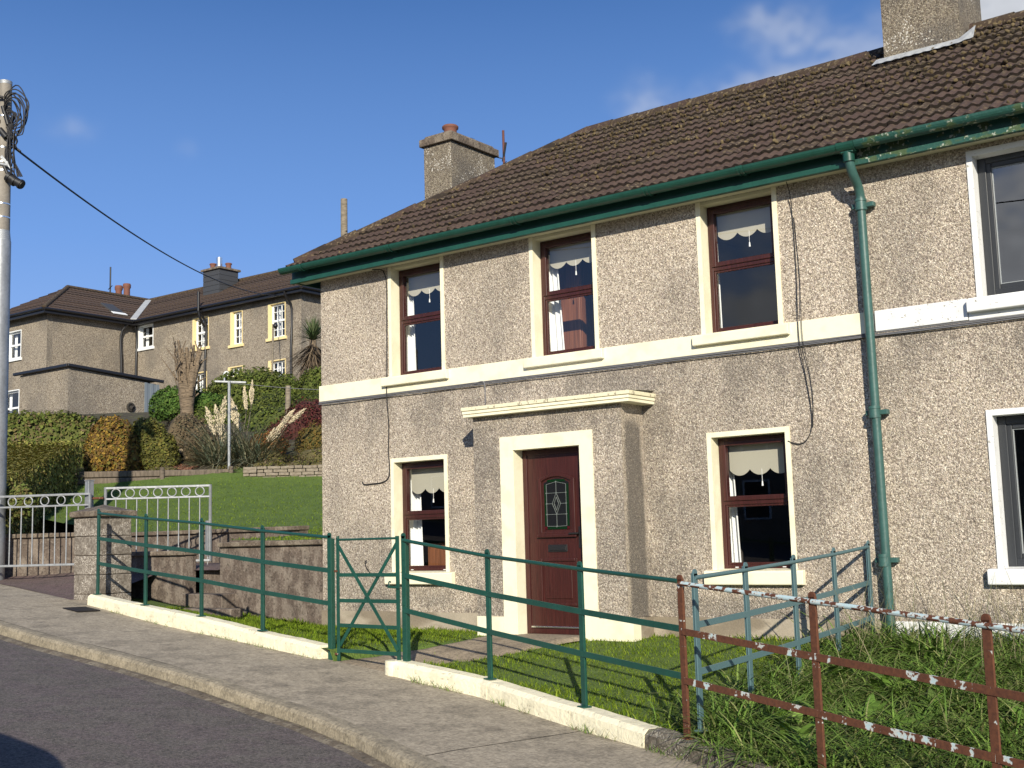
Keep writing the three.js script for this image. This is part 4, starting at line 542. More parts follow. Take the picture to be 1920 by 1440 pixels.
function farWindow(x0, x1, y0, y1, z, cols, yel) {
  const w = .13, win = part('window', frameGeo(x0 + w, x1 - .04, y0 + .02, y1 - .04, z - .16, z - .10, .07), M.white, far), m = (y0 + y1) / 2, a = x0 + w + .06, b = x1 - .1;
  part('meeting_rail', rbox(a, b, m - .04, m + .04, z - .15, z - .085, .005), M.white, win);
  for (let i = 1; i < cols; i++) part('glazing_bar', box(lerp(a, b, i / cols) - .014, lerp(a, b, i / cols) + .014, y0 + .08, y1 - .1, z - .145, z - .11), M.white, win);
  if (yel) for (const q of [.25, .75]) part('glazing_bar', box(a, b, lerp(y0, y1, q) - .013, lerp(y0, y1, q) + .013, z - .144, z - .109), M.white, win);
  part('pane', paneGeo(a, b, y0 + .08, y1 - .09, z - .135), glass, win);
  part('curtain', quadGrid((u, v) => [a + u * .22, lerp(y0 + .08, y1 - .1, v), z - .3 + .02 * Math.sin(u * 20)], 12, 2), M.curtain, win);
  part('surround', [box(x0 + .002, x0 + w, y0, y1 - .002, z - .2, z + .012), box(x1 - .04, x1 - .002, y0, y1 - .002, z - .2, z + .012), box(x0 + w, x1 - .04, y1 - .04, y1 - .002, z - .2, z + .011)], yel ? M.yellow : M.white, win);
  part('sill', [rbox(x0 - .08, x1 + .08, y0 - .1, y0 + .02, z - .2, z + .07, .012)], yel ? M.yellow : M.white, win);
}
for (const [a, b, c, d, n, y] of FW) farWindow(a, b, c, d, ZM, n, y);
farWindow(-36.1, -34.95, 9.2, 10.4, -17, 1, 0); farWindow(-36.4, -35.0, 6.4, 7.9, -17, 1, 0);
function courses(O, A, U, S, left, right, rows, wave = .022) {
  const N = A.clone().cross(U).normalize(); if (N.y < 0) N.negate(); const pos = [], uv = [], g0 = S / rows, pt = (a, s, n) => O.clone().addScaledVector(A, a).addScaledVector(U, s).addScaledVector(N, n);
  for (let r = 0; r < rows; r++) { const s0 = r * g0 - .03, s1 = (r + 1) * g0, l = left(s0), rt = right(s0), n = Math.max(1, Math.round((rt - l) / .1)), h = a => wave * (.5 + .5 * Math.cos(a * 2 * Math.PI / .2)) + .03, j = hash(r, 1, 3) * .01, ou = hash(r, 2, 5);
    for (let i = 0; i < n; i++) { const a0 = lerp(l, rt, i / n), a1 = lerp(l, rt, (i + 1) / n), b0 = Math.min(Math.max(a0, left(s1)), right(s1)), b1 = Math.min(Math.max(a1, left(s1)), right(s1)); const q = [pt(a0, s0, h(a0) + j), pt(a1, s0, h(a1) + j), pt(b1, s1, h(a1) - .025), pt(b0, s1, h(a0) - .025), pt(a0, s0, h(a0) - .03), pt(a1, s0, h(a1) - .03)];
      for (const [x, y, z] of [[0, 1, 2], [0, 2, 3], [4, 5, 1], [4, 1, 0]]) for (const k of [x, y, z]) { pos.push(...q[k].toArray()); uv.push((k === 0 || k === 3 || k === 4 ? a0 : a1) + ou, s0 + (k === 2 || k === 3 ? g0 : k > 3 ? -.04 : 0) + ou); } } }
  const g = new THREE.BufferGeometry(); g.setAttribute('position', new THREE.Float32BufferAttribute(pos, 3)); g.setAttribute('uv', new THREE.Float32BufferAttribute(uv, 2)); g.computeVertexNormals(); return g;
}
{ const rise = 1.72, run = 3.0, S = Math.hypot(rise, run), u = rise / S, c = run / S, k = c;   // plan metres gained per metre of slope
  const y = EV + .02, xr = XR + .38, zf = ZM + .36, xw = XL + .36, zw = -16.62, far2 = far;
  const roofF = part('roof', [polyFace([[-37, y - .01, zf], [xr, y - .01, zf], [xr - run, y + rise, zf - run], [-37, y + rise, zf - run]]), polyFace([[xr, y - .01, zf], [xr, y - .01, zf - 2 * run], [xr - run, y + rise, zf - run]]), polyFace([[xr, y - .01, zf - 2 * run], [-37, y - .01, zf - 2 * run], [-37, y + rise, zf - run], [xr - run, y + rise, zf - run]]), polyFace([[xw, y - .01, zw], [xw, y - .01, -27], [xw - run, y + rise, -27], [xw - run, y + rise, zw - run]]), polyFace([[xw - 2 * run, y - .01, zw], [xw, y - .01, zw], [xw - run, y + rise, zw - run]]), polyFace([[xw - 2 * run, y - .01, zw], [xw - run, y + rise, zw - run], [xw - run, y + rise, -27], [xw - 2 * run, y - .01, -27]])], tileMats[1], far2);
  const t = (g, m) => { const o = part('roof_tiles', g, m, roofF); o.userData.kind = 'stuff'; };
  t(courses(V(-37, y, zf), V(1, 0, 0), V(0, u, -c), S, s => 4.25 - s * k, s => xr + 37 - s * k, 11), tileMats[1]);
  t(courses(V(xr, y, zf), V(0, 0, -1), V(-c, u, 0), S, s => s * k, s => 2 * run - s * k, 11), tileMats[1]);
  t(courses(V(xw, y, -27), V(0, 0, 1), V(-c, u, 0), S, s => 27 - 20.9 - s * k, s => zw + 27 - s * k, 11), tileMats[2]);
  t(courses(V(xw, y, zw), V(-1, 0, 0), V(0, u, -c), S, s => s * k, s => 2 * run - s * k, 11), tileMats[2]);
  const cap = (p, q, n) => { for (let i = 0; i < n; i++) part('ridge_tile', rod(p.clone().lerp(q, i / n), p.clone().lerp(q, (i + 1.05) / n), .10, .10, 8), tileMats[3], roofF); };
  cap(V(xr, y + .03, zf), V(xr - run, y + rise + .03, zf - run), 8); cap(V(xr - run, y + rise + .03, zf - run), V(-36, y + rise + .03, zf - run), 20); cap(V(xw, y + .03, zw), V(xw - run, y + rise + .03, zw - run), 8); cap(V(xw - run, y + rise + .03, zw - run), V(xw - run, y + rise + .03, -26), 14);
  part('valley_flashing', bar(V(xw + .02, y + .09, zf + .02), V(xw - run, y + rise + .08, zf - run), .05, .28, V(0, 1, 0)), M.lead, roofF);
  part('skylight', [bar(V(-33.35, 11.38, -20.5), V(-34.15, 11.84, -20.5), .09, .62)], M.slate, roofF); part('skylight_flashing', bar(V(-33.1, 11.26, -20.5), V(-33.3, 11.37, -20.5), .03, .7), M.white, roofF);
  part('fascia', [box(xw - 1, xr, EV - .16, EV + .03, ZM + .25, zf - .002), box(xr - .1, xr - .003, EV - .16, EV + .03, -26.8, zf - .09), box(xw - .1, xw - .003, EV - .16, EV + .03, ZM + .3, zw - .09), box(-39.5, xw, EV - .16, EV + .03, zw - .1, zw - .002), box(XL, XR + .2, EV - .12, EV - .08, ZM, ZM + .25)], M.pipeBlack, far2);
  part('gutter', [rod(V(xw, EV + .0, zf + .05), V(xr, EV + .0, zf + .05), .06), rod(V(xr + .05, EV, zf), V(xr + .05, EV, -26.7), .06), rod(V(xw + .05, EV, zf), V(xw + .05, EV, zw), .06), rod(V(-39.5, EV, zw + .05), V(xw, EV, zw + .05), .06)], M.pipeBlack, far2);
  for (const x of [-23.25, -28.35]) part('downpipe', [tube([[x, EV, zf + .05], [x, EV - .2, zf], [x, EV - .5, ZM + .07], [x, 8.5, ZM + .07], [x, 6, ZM + .07]], .05, 8)], M.pipeBlack, far2);
  part('downpipe', [tube([[XL + .35, EV, ZM + .35], [XL + .2, 10.5, ZM + .1], [XL + .2, 9, ZM + .1], [XL + .2, 6, ZM + .1]], .055, 8)], M.pipeBlack, far2); part('downpipe', [tube([[XL + .35, EV, -20.7], [XL + .1, 10.5, -20.5], [XL + .08, 9, -20.5], [XL + .08, 6, -20.5]], .055, 8)], M.pipeBlack, far2);
  part('vent_pipe', [rod(V(-28.3, 10.8, zf + .1), V(-28.3, 11.6, zf + .1), .055), tube([[-28.3, 10.8, zf + .1], [-28.3, 10.5, zf], [-28.36, 10.2, ZM + .1]], .05, 8)], M.pipeBlack, far2);
  const st = part('chimney', [box(-30.2, -29.15, 11, 13.0, -23.6, -22.6)], M.slate, far2); for (let i = 0; i < 7; i++) part('cladding_course', box(-30.2 - .012, -29.15 + .012, 11.45 + i * .22, 11.45 + i * .22 + .20, -23.612, -22.6 + .012 + .001 * i), M.slate, st);
  part('chimney_cap', rbox(-30.3, -29.05, 13.001, 13.10, -23.7, -22.5, .02), M.cap, st); pot(-29.95, 13.09, -22.9, .30, .13, M.terra, st); pot(-29.4, 13.09, -23.3, .30, .13, M.terra, st); part('flue', rod(V(-29.65, 13.05, -23.0), V(-29.65, 13.62, -23.0), .13, .13, 14), M.shiny, st);
  const st2 = part('chimney', [box(-39.1, -38.1, 11.5, 13.05, -25.2, -24.2)], M.stack, far2); pot(-38.95, 13.04, -24.5, .95, .17, M.terra, st2); pot(-38.3, 13.04, -24.5, .95, .17, M.terra, st2);
  part('aerial', [rod(V(-39.5, 11.8, -24.4), V(-39.5, 15.0, -24.4), .04), rod(V(-39.65, 13.9, -24.4), V(-39.2, 14.0, -24.3), .02)], M.pipeBlack, far2);
}
for (const [x, y] of [[-26.9, 7.95]]) { const o = thing('wall_lamp', 'small round white wall lamp on the far house', 'lamp'); o.position.set(x, y, ZM); part('globe', fix(new THREE.SphereGeometry(.14, 14, 10)).translate(0, .1, .16), M.white, o); part('base', rod(V(0, -.06, .16), V(0, .0, .16), .09), M.pipeBlack, o); part('arm', bar(V(0, -.04, 0), V(0, -.04, .16), .05, .05), M.pipeBlack, o); }
{ const o = thing('floodlight', 'black cone shaped outdoor light on a post by the far house', 'lamp'); o.position.set(-29.2, 5.5, -19.5); part('post', rod(V(0, 0, 0), V(0, 1.6, 0), .04), M.pipeBlack, o); part('shade', fix(new THREE.ConeGeometry(.34, .42, 4)).rotateX(Math.PI).translate(0, 1.8, 0), M.pipeBlack, o); part('bulb', fix(new THREE.SphereGeometry(.09, 10, 8)).translate(0, 2.1, 0), M.white, o); }
// shed
{ const o = thing('shed', 'flat roofed grey rendered shed with a grey corrugated door', 'shed'), x = -24.64, z = -12.5;
  part('wall', [box(-27.5, x, 4, 7.28, z - .2, z), uvM(new THREE.ExtrudeGeometry((() => { const s = new THREE.Shape(); s.moveTo(0, 4); s.lineTo(2.82, 4); s.lineTo(2.82, 7.05); s.lineTo(0, 7.28); s.closePath(); return s; })(), { depth: .2, bevelEnabled: false }).rotateY(Math.PI / 2).translate(x - .2, 0, z - .201)), box(-27.5, -27.3, 4, 7.2, z - 3.6, z - .21)], M.dash2, o);
  part('roof_edge', [bar(V(-27.75, 7.33, z + .08), V(x + .1, 7.33, z + .08), .10, .12), bar(V(x + .09, 7.34, z + .1), V(x + .09, 7.10, z - 3.75), .10, .12)], M.pipeBlack, o, 'dark flat roof edge');
  part('roof', polyFace([[-27.7, 7.36, z + .1], [x + .1, 7.36, z + .1], [x + .1, 7.12, z - 3.7], [-27.7, 7.12, z - 3.7]]), M.slate, o);
  const d = []; for (let i = 0; i < 5; i++) part('door_panel', rbox(x - .05, x + (i % 2 ? .0 : .022), 4.4, 7.03 - i * .01, z - 3.02 - (i + 1) * .124, z - 3.02 - i * .124 - .004, .006), M.copperGrey, o);
  part('vent', [fix(new THREE.TorusGeometry(.13, .045, 8, 16)).rotateY(Math.PI / 2).translate(x + .02, 6.1, z - 2.45), rod(V(x, 6.1, z - 2.45), V(x + .1, 6.05, z - 2.5), .08)], M.dark, o); }
{ const o = thing('garden_wall', 'low grey rendered wall with dark coping below the far windows', 'wall'); part('wall', box(-25.1, -22.9, 5.5, 7.55, -20.2, -20.0), M.dash2, o); part('coping', rbox(-25.2, -22.8, 7.551, 7.65, -20.25, -19.95, .02), M.pipeBlack, o); }
// retaining sleepers and stone wall below the bank
{ const o = thing('sleeper_wall', 'weathered timber sleepers retaining the bank behind the lawn', 'retaining wall'); const a = [-10.9, -3.35], b = [-8.5, -5.75], L = (t, y) => V(lerp(a[0], b[0], t), y, lerp(a[1], b[1], t));
  for (const [t0, t1] of [[0, .60], [.605, 1]]) for (const y of [2.47, 2.60, 2.735]) part('sleeper', bar(L(t0 + rr(0, .004), y), L(t1 - rr(0, .004), y), .125, .16 + rr(0, .02)), M.sleeper, o); for (const t of [.6, 1.0]) part('stake', rod(L(t, 2.2).add(V(.08, 0, .06)), L(t, 2.85).add(V(.08, 0, .06)), .05), M.sleeper, o); }
{ const o = thing('stone_wall', 'low dry stone wall at the back of the lawn beside the house', 'wall'); const a = [-8.1, -5.75], b = [-6.1, -7.2], L = (t, y) => V(lerp(a[0], b[0], t), y, lerp(a[1], b[1], t)); const ang = -Math.atan2(b[1] - a[1], b[0] - a[0]);
  for (let r = 0; r < 6; r++) { let t = 0; while (t < 1) { const w = rr(.05, .12), h = .068; part('stone', uvM(new RoundedBoxGeometry(w * 2.47 - .012, h * rr(.82, 1), .2 + rr(-.03, .03), 1, .012), rnd(), rnd()).rotateZ(rr(-.04, .04)).rotateY(ang).translate(...L(t + w / 2, 2.44 + r * h + rr(0, .008)).toArray()), M.stone, o); t += w; } } }

// ---------- planting ----------
const leafMat = new THREE.MeshPhysicalMaterial({ color: 0xffffff, roughness: .75, specularIntensity: .35, side: THREE.DoubleSide });
const leafGeo = (() => { const g = new THREE.BufferGeometry(); g.setAttribute('position', new THREE.Float32BufferAttribute([0, 0, -.5, .32, .08, 0, 0, 0, .5, 0, 0, -.5, 0, 0, .5, -.32, .08, 0], 3)); g.computeVertexNormals(); return fix(g); })();
function leafAt(p, n, size, mats, cols, cs, loose = .75) { const d = n.clone().addScaledVector(V(rr(-1, 1), rr(-1, 1), rr(-1, 1)), loose).normalize(); Q.setFromUnitVectors(UP, d); const q2 = new THREE.Quaternion().setFromAxisAngle(UP, rr(0, 6.28)); const s = size * (.5 + 1.1 * rnd() * rnd() + .3 * rnd()); mats.push(new THREE.Matrix4().compose(p, Q.clone().multiply(q2), V(s * rr(.8, 1.3), s, s))); cols.push(color(cs)); }
const meanOf = cs => [0, 1, 2].map(k => cs.reduce((t, c) => t + c[k], 0) / cs.length);
function bush(name, label, cat, lumps, n, size, cs, rough = .16, core = meanOf(cs)) { n *= 1.7;
  const o = thing(name, label, cat), mats = [], cols = [], geos = []; let tot = 0; for (const l of lumps) tot += l[3] * l[4] + l[4] * l[5] + l[3] * l[5];
  for (const [x, y, z, a, b, c] of lumps) {
    const g = fix(new THREE.IcosahedronGeometry(1, 3)), p = g.attributes.position; for (let i = 0; i < p.count; i++) { const v = V().fromBufferAttribute(p, i), k = .84 * (1 + rough * 1.2 * (fbm(v.x * 2 + x + 50, v.y * 2 + v.z * 1.7 + 50, 33, 3) - .5)); p.setXYZ(i, v.x * a * k, v.y * b * k, v.z * c * k); } g.computeVertexNormals(); geos.push(g.translate(x, y, z));
    const m = Math.round(n * (a * b + b * c + a * c) / tot);
    for (let i = 0; i < m; i++) { const u = V(rr(-1, 1), rr(-.75, 1), rr(-1, 1)); if (u.lengthSq() < .05) continue; u.normalize(); const k = (1 + rough * 1.6 * (fbm(u.x * 3.1 + x + 50, u.y * 3.1 + u.z * 2.7 + 50, 35, 3) - .5)) * rr(.84, 1.04); leafAt(V(x + u.x * a * k, y + u.y * b * k, z + u.z * c * k), V(u.x / a, u.y / b, u.z / c).normalize(), size, mats, cols, cs); } }
  part('branches', geos, mat(core, 1), o); instanced('foliage', leafGeo, leafMat, mats, cols, o); return o;
}
function hedge(name, label, A, B, w, n, size, cs, jitter = .05) { n *= 1.6;   // A, B: [x, yBase, yTop, z] ends of the centre line
  const o = thing(name, label, 'hedge'), mats = [], cols = [], a = V(A[0], 0, A[3]), b = V(B[0], 0, B[3]), L = a.distanceTo(b), d = b.clone().sub(a).normalize(), s = V(-d.z, 0, d.x), pt = (t, k, h) => { const p = a.clone().lerp(b, t).addScaledVector(s, k * w / 2); p.y = lerp(lerp(A[1], B[1], t), lerp(A[2], B[2], t), h); return p; };
  const hh = (A[2] - A[1] + B[2] - B[1]) / 2, ar = [L * w, L * hh, L * hh, w * hh, w * hh], T0 = ar.reduce((x, y) => x + y);
  for (let i = 0; i < n; i++) { let r = rnd() * T0, f = 0; while (r > ar[f]) r -= ar[f++]; const u = rnd(), v = rnd(), e = rr(.90, 1.02); let p, nn; if (f === 0) { p = pt(u, (v * 2 - 1), e); nn = UP; } else if (f < 3) { p = pt(u, (f === 1 ? 1 : -1) * e, v); nn = s.clone().multiplyScalar(f === 1 ? 1 : -1); } else { p = pt(f === 3 ? 1 - (1 - e) * w / L : (1 - e) * w / L, v * 2 - 1, u); nn = d.clone().multiplyScalar(f === 3 ? 1 : -1); } p.add(V(rr(-1, 1), rr(-1, 1), rr(-1, 1)).multiplyScalar(jitter * (.5 + fbm(p.x * 1.5 + 70, p.z * 1.5 + p.y + 70, 37, 2)))); leafAt(p, nn, size, mats, cols, cs, f === 0 ? .18 : .45); }
  const c = [pt(.02, -.9, 0), pt(.98, -.9, 0), pt(.98, .9, 0), pt(.02, .9, 0), pt(.02, -.9, .93), pt(.98, -.9, .93), pt(.98, .9, .93), pt(.02, .9, .93)].map(p => p.toArray());
  part('branches', [[4, 5, 6, 7], [0, 1, 5, 4], [1, 2, 6, 5], [2, 3, 7, 6], [3, 0, 4, 7]].map(f => polyFace(f.map(i => c[i]))), mat(meanOf(cs), 1), o); instanced('foliage', leafGeo, leafMat, mats, cols, o); return o;
}
const G1 = [[.062, .086, .014], [.08, .108, .02], [.11, .13, .026], [.055, .066, .015]], G2 = [[.10, .125, .03], [.075, .10, .022], [.14, .14, .04], [.10, .08, .03]], GOLD = [[.20, .12, .025], [.14, .075, .022], [.26, .17, .03], [.12, .11, .025], [.10, .06, .025]], OL = [[.11, .115, .024], [.085, .09, .02], [.15, .13, .03], [.06, .06, .018]], RED = [[.075, .018, .018], [.10, .025, .022], [.05, .014, .016], [.05, .03, .016]], BROWN = [[.13, .095, .055], [.09, .065, .04], [.16, .12, .07], [.06, .055, .03]], ORG = [[.17, .075, .025], [.13, .05, .022], [.07, .06, .022], [.20, .10, .03]], YB = [[.13, .095, .022], [.09, .075, .02], [.16, .10, .025], [.05, .055, .018]];
hedge('hedge', 'large clipped hedge with a sloping sunlit top beside the drive', [-8.35, 1.0, 2.36, .65], [-11.6, 2.2, 3.42, -2.9], 2.5, 24000, .07, [[.23, .23, .055], [.19, .21, .05], [.27, .24, .075], [.25, .20, .065]]);
bush('hedge', 'small untidy hedge tuft at the foot of the utility pole', 'hedge', [[-5.95, 1.98, .50, .45, .30, .18], [-6.5, 1.98, .85, .35, .3, .18]], 1800, .06, G2, .3);
hedge('hedge', 'mottled green and brown hedge row behind the large clipped hedge', [-14.6, 2.5, 4.2, -2.9], [-11.9, 2.6, 4.02, -5.0], 1.1, 9500, .075, [...G1, ...G2, ...BROWN.slice(0, 1)], .09);
hedge('hedge', 'dark flat topped hedge in front of the shed', [-19.5, 3.2, 4.78, -4.8], [-16.0, 3.4, 4.66, -7.1], 1.0, 5500, .08, G1, .05);
bush('shrub', 'rounded golden brown shrub next to the hedge row', 'shrub', [[-10.80, 3.30, -4.54, .47, .72, .47], [-10.60, 3.1, -4.7, .40, .6, .40], [-10.97, 3.15, -4.42, .36, .6, .36]], 7500, .065, GOLD, .22);
bush('shrub', 'rounded olive green shrub right of the golden brown one', 'shrub', [[-10.55, 3.30, -5.22, .46, .70, .46], [-10.36, 3.1, -5.42, .40, .6, .40]], 6500, .06, OL, .2);
bush('shrub', 'brown twiggy shrub between olive shrub and pampas grass', 'shrub', [[-10.9, 3.6, -6.5, .5, .62, .5], [-10.2, 3.3, -6.4, .4, .5, .45]], 3200, .05, BROWN, .4);
bush('shrub', 'low bright green hedge in front of the cut palm trunk', 'hedge', [[-17.0, 5.2, -11.0, .85, .55, .7], [-16.2, 5.05, -11.4, .6, .5, .6]], 5500, .075, [[.06, .12, .02], [.045, .09, .018], [.08, .13, .025]], .12);
bush('shrub', 'big dark green domed hedge behind the clothes pole', 'hedge', [[-16.8, 5.55, -13.6, 1.75, .95, 1.1], [-15.7, 5.3, -14.1, 1.2, .8, 1.0], [-17.6, 5.0, -12.6, .8, .9, .8]], 11000, .09, G1, .14);
bush('shrub', 'dark shadowy shrub mass between the domed hedge and red shrub', 'shrub', [[-14.5, 4.6, -12.2, 1.5, .9, 1.0], [-13.0, 4.6, -12.6, 1.0, .8, .9], [-15.6, 4.4, -11.2, .9, .8, .8], [-12.6, 4.2, -10.6, .9, .7, .7]], 9000, .08, [...G1, [.03, .04, .016]], .3);
bush('shrub', 'deep red shrub against the house corner', 'shrub', [[-10.75, 4.0, -10.2, .72, .8, .7], [-10.1, 3.8, -10.5, .6, .7, .6], [-11.2, 3.7, -9.7, .45, .6, .5]], 7500, .06, RED, .3);
bush('shrub', 'yellow brown shrub below the red one', 'shrub', [[-8.85, 3.35, -8.5, .5, .58, .5], [-8.3, 3.3, -8.9, .5, .6, .5]], 5000, .055, YB, .28);
bush('shrub', 'orange leaved shrub right of the pampas grass', 'shrub', [[-9.0, 3.38, -7.2, .42, .30, .4], [-9.25, 3.05, -7.1, .4, .3, .4]], 3200, .055, ORG, .35);
bush('shrub', 'dark evergreen shrub behind the red shrub', 'shrub', [[-13.6, 5.5, -13.5, .9, .7, .8]], 3000, .08, G1, .3);
bush('ground_cover', 'dry low plants along the top of the stone wall', 'plants', [[-7.6, 2.82, -7.0, .6, .16, .4], [-8.3, 2.8, -6.5, .5, .18, .35], [-6.9, 2.85, -7.5, .5, .2, .4], [-9.0, 2.75, -6.1, .45, .2, .35], [-9.9, 2.75, -5.2, .5, .18, .3], [-7.9, 3.0, -7.7, .8, .3, .4], [-8.9, 3.0, -7.0, .7, .3, .4]], 6500, .05, [...OL, ...BROWN], .5);
bush('ground_cover', 'fallen red brown leaves and clippings above the sleepers', 'leaf litter', [[-9.75, 2.78, -5.5, .42, .16, .35]], 1200, .05, [[.18, .075, .045], [.14, .06, .04], [.2, .11, .07]], .5);
// strap leaved plants
const blade = (n, w, bend) => { const pos = [], uv = []; const P2 = t => [0, t - bend * .25 * t * t, bend * t * t], W = t => w * (1 - t * t * .95) * .5; for (let i = 0; i < n; i++) { const t0 = i / n, t1 = (i + 1) / n, a = P2(t0), b = P2(t1), w0 = W(t0), w1 = i === n - 1 ? 0 : W(t1); const q = [[-w0, a[1], a[2]], [w0, a[1], a[2]], [w1, b[1], b[2]], [-w1, b[1], b[2]]]; pos.push(...q[0], ...q[1], ...q[2]); if (w1 > 0) pos.push(...q[0], ...q[2], ...q[3]); } const g = new THREE.BufferGeometry(); g.setAttribute('position', new THREE.Float32BufferAttribute(pos, 3)); g.computeVertexNormals(); return fix(g); };
function blades(x, y, z, len, tilt, mats, cols, cs, width = 1) { const e = new THREE.Euler(tilt, rr(0, 6.28), rr(-.15, .15), 'YXZ'); mats.push(new THREE.Matrix4().compose(V(x, y, z), new THREE.Quaternion().setFromEuler(e), V(len * width, len, len))); cols.push(color(cs)); }
{ const o = thing('pampas_grass', 'pampas grass clump with feathery cream plumes around the clothes pole', 'plant'), mats = [], cols = [];
  for (const [cx, cz, n] of [[-9.55, -6.35, 900], [-8.95, -6.75, 800]]) for (let i = 0; i < n; i++) blades(cx + rr(-.25, .25), 2.75, cz + rr(-.25, .25), rr(.8, 1.6), rr(.05, 1.0), mats, cols, [[.17, .20, .13], [.13, .17, .115], [.23, .23, .15], [.30, .26, .16]]);
  instanced('leaf', blade(6, .018, .6), leafMat, mats, cols, o);
  const D = V(.804, 0, -.594), base = V(-9.35, 2.7, -6.55);
  // [sideways, height] of root and tip of each plume in metres
  for (const [a, b, c, d, w] of [[-.42, .92, -.62, 1.5, .13], [-.22, .75, -.42, 1.55, .16], [-.28, 1.15, -.20, 1.72, .12], [.0, 1.2, -.08, 1.72, .14], [.14, 1.0, -.02, 1.62, .13], [.28, 1.42, .24, 1.92, .085], [.40, 1.55, .42, 2.05, .08], [.85, .75, 1.12, 1.15, .11], [1.02, 1.0, 1.35, 1.4, .12], [.70, .55, .9, 1.0, .10], [.55, .1, .5, .5, .08], [-.25, .15, -.05, .62, .09], [-.3, .02, -.02, .12, .10], [1.25, 1.12, 1.6, 1.42, .09]]) {
    const p0 = base.clone().addScaledVector(D, a * .95).add(V(0, b, 0)), p1 = base.clone().addScaledVector(D, c * .95).add(V(0, d, 0)), root = base.clone().addScaledVector(D, Math.max(-.1, Math.min(.6, a * .4))), g = [];
    for (let i = 0; i < 420; i++) { const t = rnd(), r = w * .70 * Math.sin(Math.PI * Math.min(1, t * .86 + .12)) , q = p0.clone().lerp(p1, t).add(V(rr(-1, 1), rr(-.6, .6), rr(-1, 1)).normalize().multiplyScalar(r * Math.sqrt(rnd()))); const dir = p1.clone().sub(p0).normalize().multiplyScalar(rr(.04, .075)).add(V(rr(-.02, .02), -.015, rr(-.02, .02))); const sd = V(rr(-1, 1), rr(-1, 1), rr(-1, 1)).normalize().multiplyScalar(.009); g.push(q.x - sd.x, q.y - sd.y, q.z - sd.z, q.x + sd.x, q.y + sd.y, q.z + sd.z, q.x + dir.x, q.y + dir.y, q.z + dir.z); }
    const bg = new THREE.BufferGeometry(); bg.setAttribute('position', new THREE.Float32BufferAttribute(g, 3)); bg.computeVertexNormals(); part('plume', bg, mat([.66, .57, .40], .95, null, 0, { side: THREE.DoubleSide }), o); part('stalk', tube([root.toArray(), root.clone().lerp(p0, .55).add(V(0, .05, 0)).toArray(), p0.toArray(), p0.clone().lerp(p1, .6).toArray()], .007, 5), M.timber, o); } }
{ const o = thing('cut_palm', 'brown palm trunk with lopped upright stubs', 'tree'); o.position.set(-15.95, 4.1, -10.55); const D = V(.804, 0, -.594), F = V(.594, 0, .804), pt = (a, y, f = 0) => D.clone().multiplyScalar(a).addScaledVector(F, f).add(V(0, y, 0));
  part('trunk', [rod(pt(0, 0), pt(-.03, 1.0), .20, .18, 14), rod(pt(-.03, .95), pt(-.03, 1.6), .185, .25, 14)], M.bark, o);
  for (let i = 0; i < 30; i++) { const u = (i % 10) / 9 * 2 - 1 + rr(-.1, .1), y0 = rr(1.15, 2.0), f = rr(-.16, .24), a0 = u * (.08 + .1 * (y0 - 1)), y1 = y0 + rr(.35, .85), a1 = u * (.16 + .14 * (y1 - 1)) + rr(-.06, .06), r0 = rr(.055, .10), r1 = r0 * rr(.45, .8); part('stub', rod(pt(a0, y0, f * .5), pt(a1, y1, f), r0, r1, 7), M.bark, o); part('cut_end', rod(pt(a1, y1, f), pt(a1 + (a1 - a0) * .02, y1 + .012, f), r1 * .95, r1 * .85, 7), mat([.34, .25, .155], .9), o); }
  for (const [a0, y0, a1, y1, r] of [[-.3, 1.7, -.75, 2.35, .028], [.25, 2.1, .55, 2.32, .03], [.2, 1.6, .52, 1.78, .04], [-.3, 2.2, -.62, 2.62, .03]]) part('dead_frond', rod(pt(a0, y0), pt(a1, y1), r, .008, 6), M.bark, o);
  const fr = []; for (let i = 0; i < 90; i++) { const t = rr(0, 6.28), y = rr(1.2, 2.7), p = pt(Math.cos(t) * (.12 + .09 * y) - .05, y, Math.sin(t) * (.12 + .07 * y)); fr.push(bar(p, p.clone().add(V(rr(-.1, .1), rr(.1, .3), rr(-.1, .1))), .035, .01)); } part('old_leaf_base', fr, M.bark, o).userData.kind = 'stuff'; }
{ const o = thing('cut_log', 'two pale sawn log ends lying among the shrubs', 'log'); for (const [x, y, z] of [[-10.75, 3.42, -6.05], [-10.55, 3.32, -6.1]]) { part('log', rod(V(x, y, z), V(x - .4, y + .02, z - .3), .055, .055, 12), M.bark, o); part('cut_end', rod(V(x, y, z), V(x + .006, y, z + .005), .05, .05, 12), mat([.6, .48, .33], .8), o); } }
{ const o = thing('cordyline_palm', 'cabbage palm with green crown and hanging dead leaves by the house corner', 'tree'); o.position.set(-18.75, 5.6, -18.0); part('trunk', rod(V(0, 0, 0), V(0, 2.5, 0), .16, .12, 10), M.bark, o);
  const a = [], ac = [], b = [], bc = []; for (let i = 0; i < 150; i++) blades(0, 2.5, 0, rr(.7, 1.0), rr(-.1, 1.35), a, ac, [[.07, .11, .05], [.10, .15, .06], [.14, .17, .08]]); for (let i = 0; i < 420; i++) blades(rr(-.1, .1), rr(1.9, 2.4), rr(-.1, .1), rr(.8, 1.5), rr(1.7, 2.75), b, bc, [[.13, .095, .06], [.09, .065, .045], [.17, .13, .09]]);
  instanced('leaf', blade(5, .06, .3), leafMat, a, ac, o); instanced('dead_leaf', blade(5, .028, .1), leafMat, b, bc, o); }
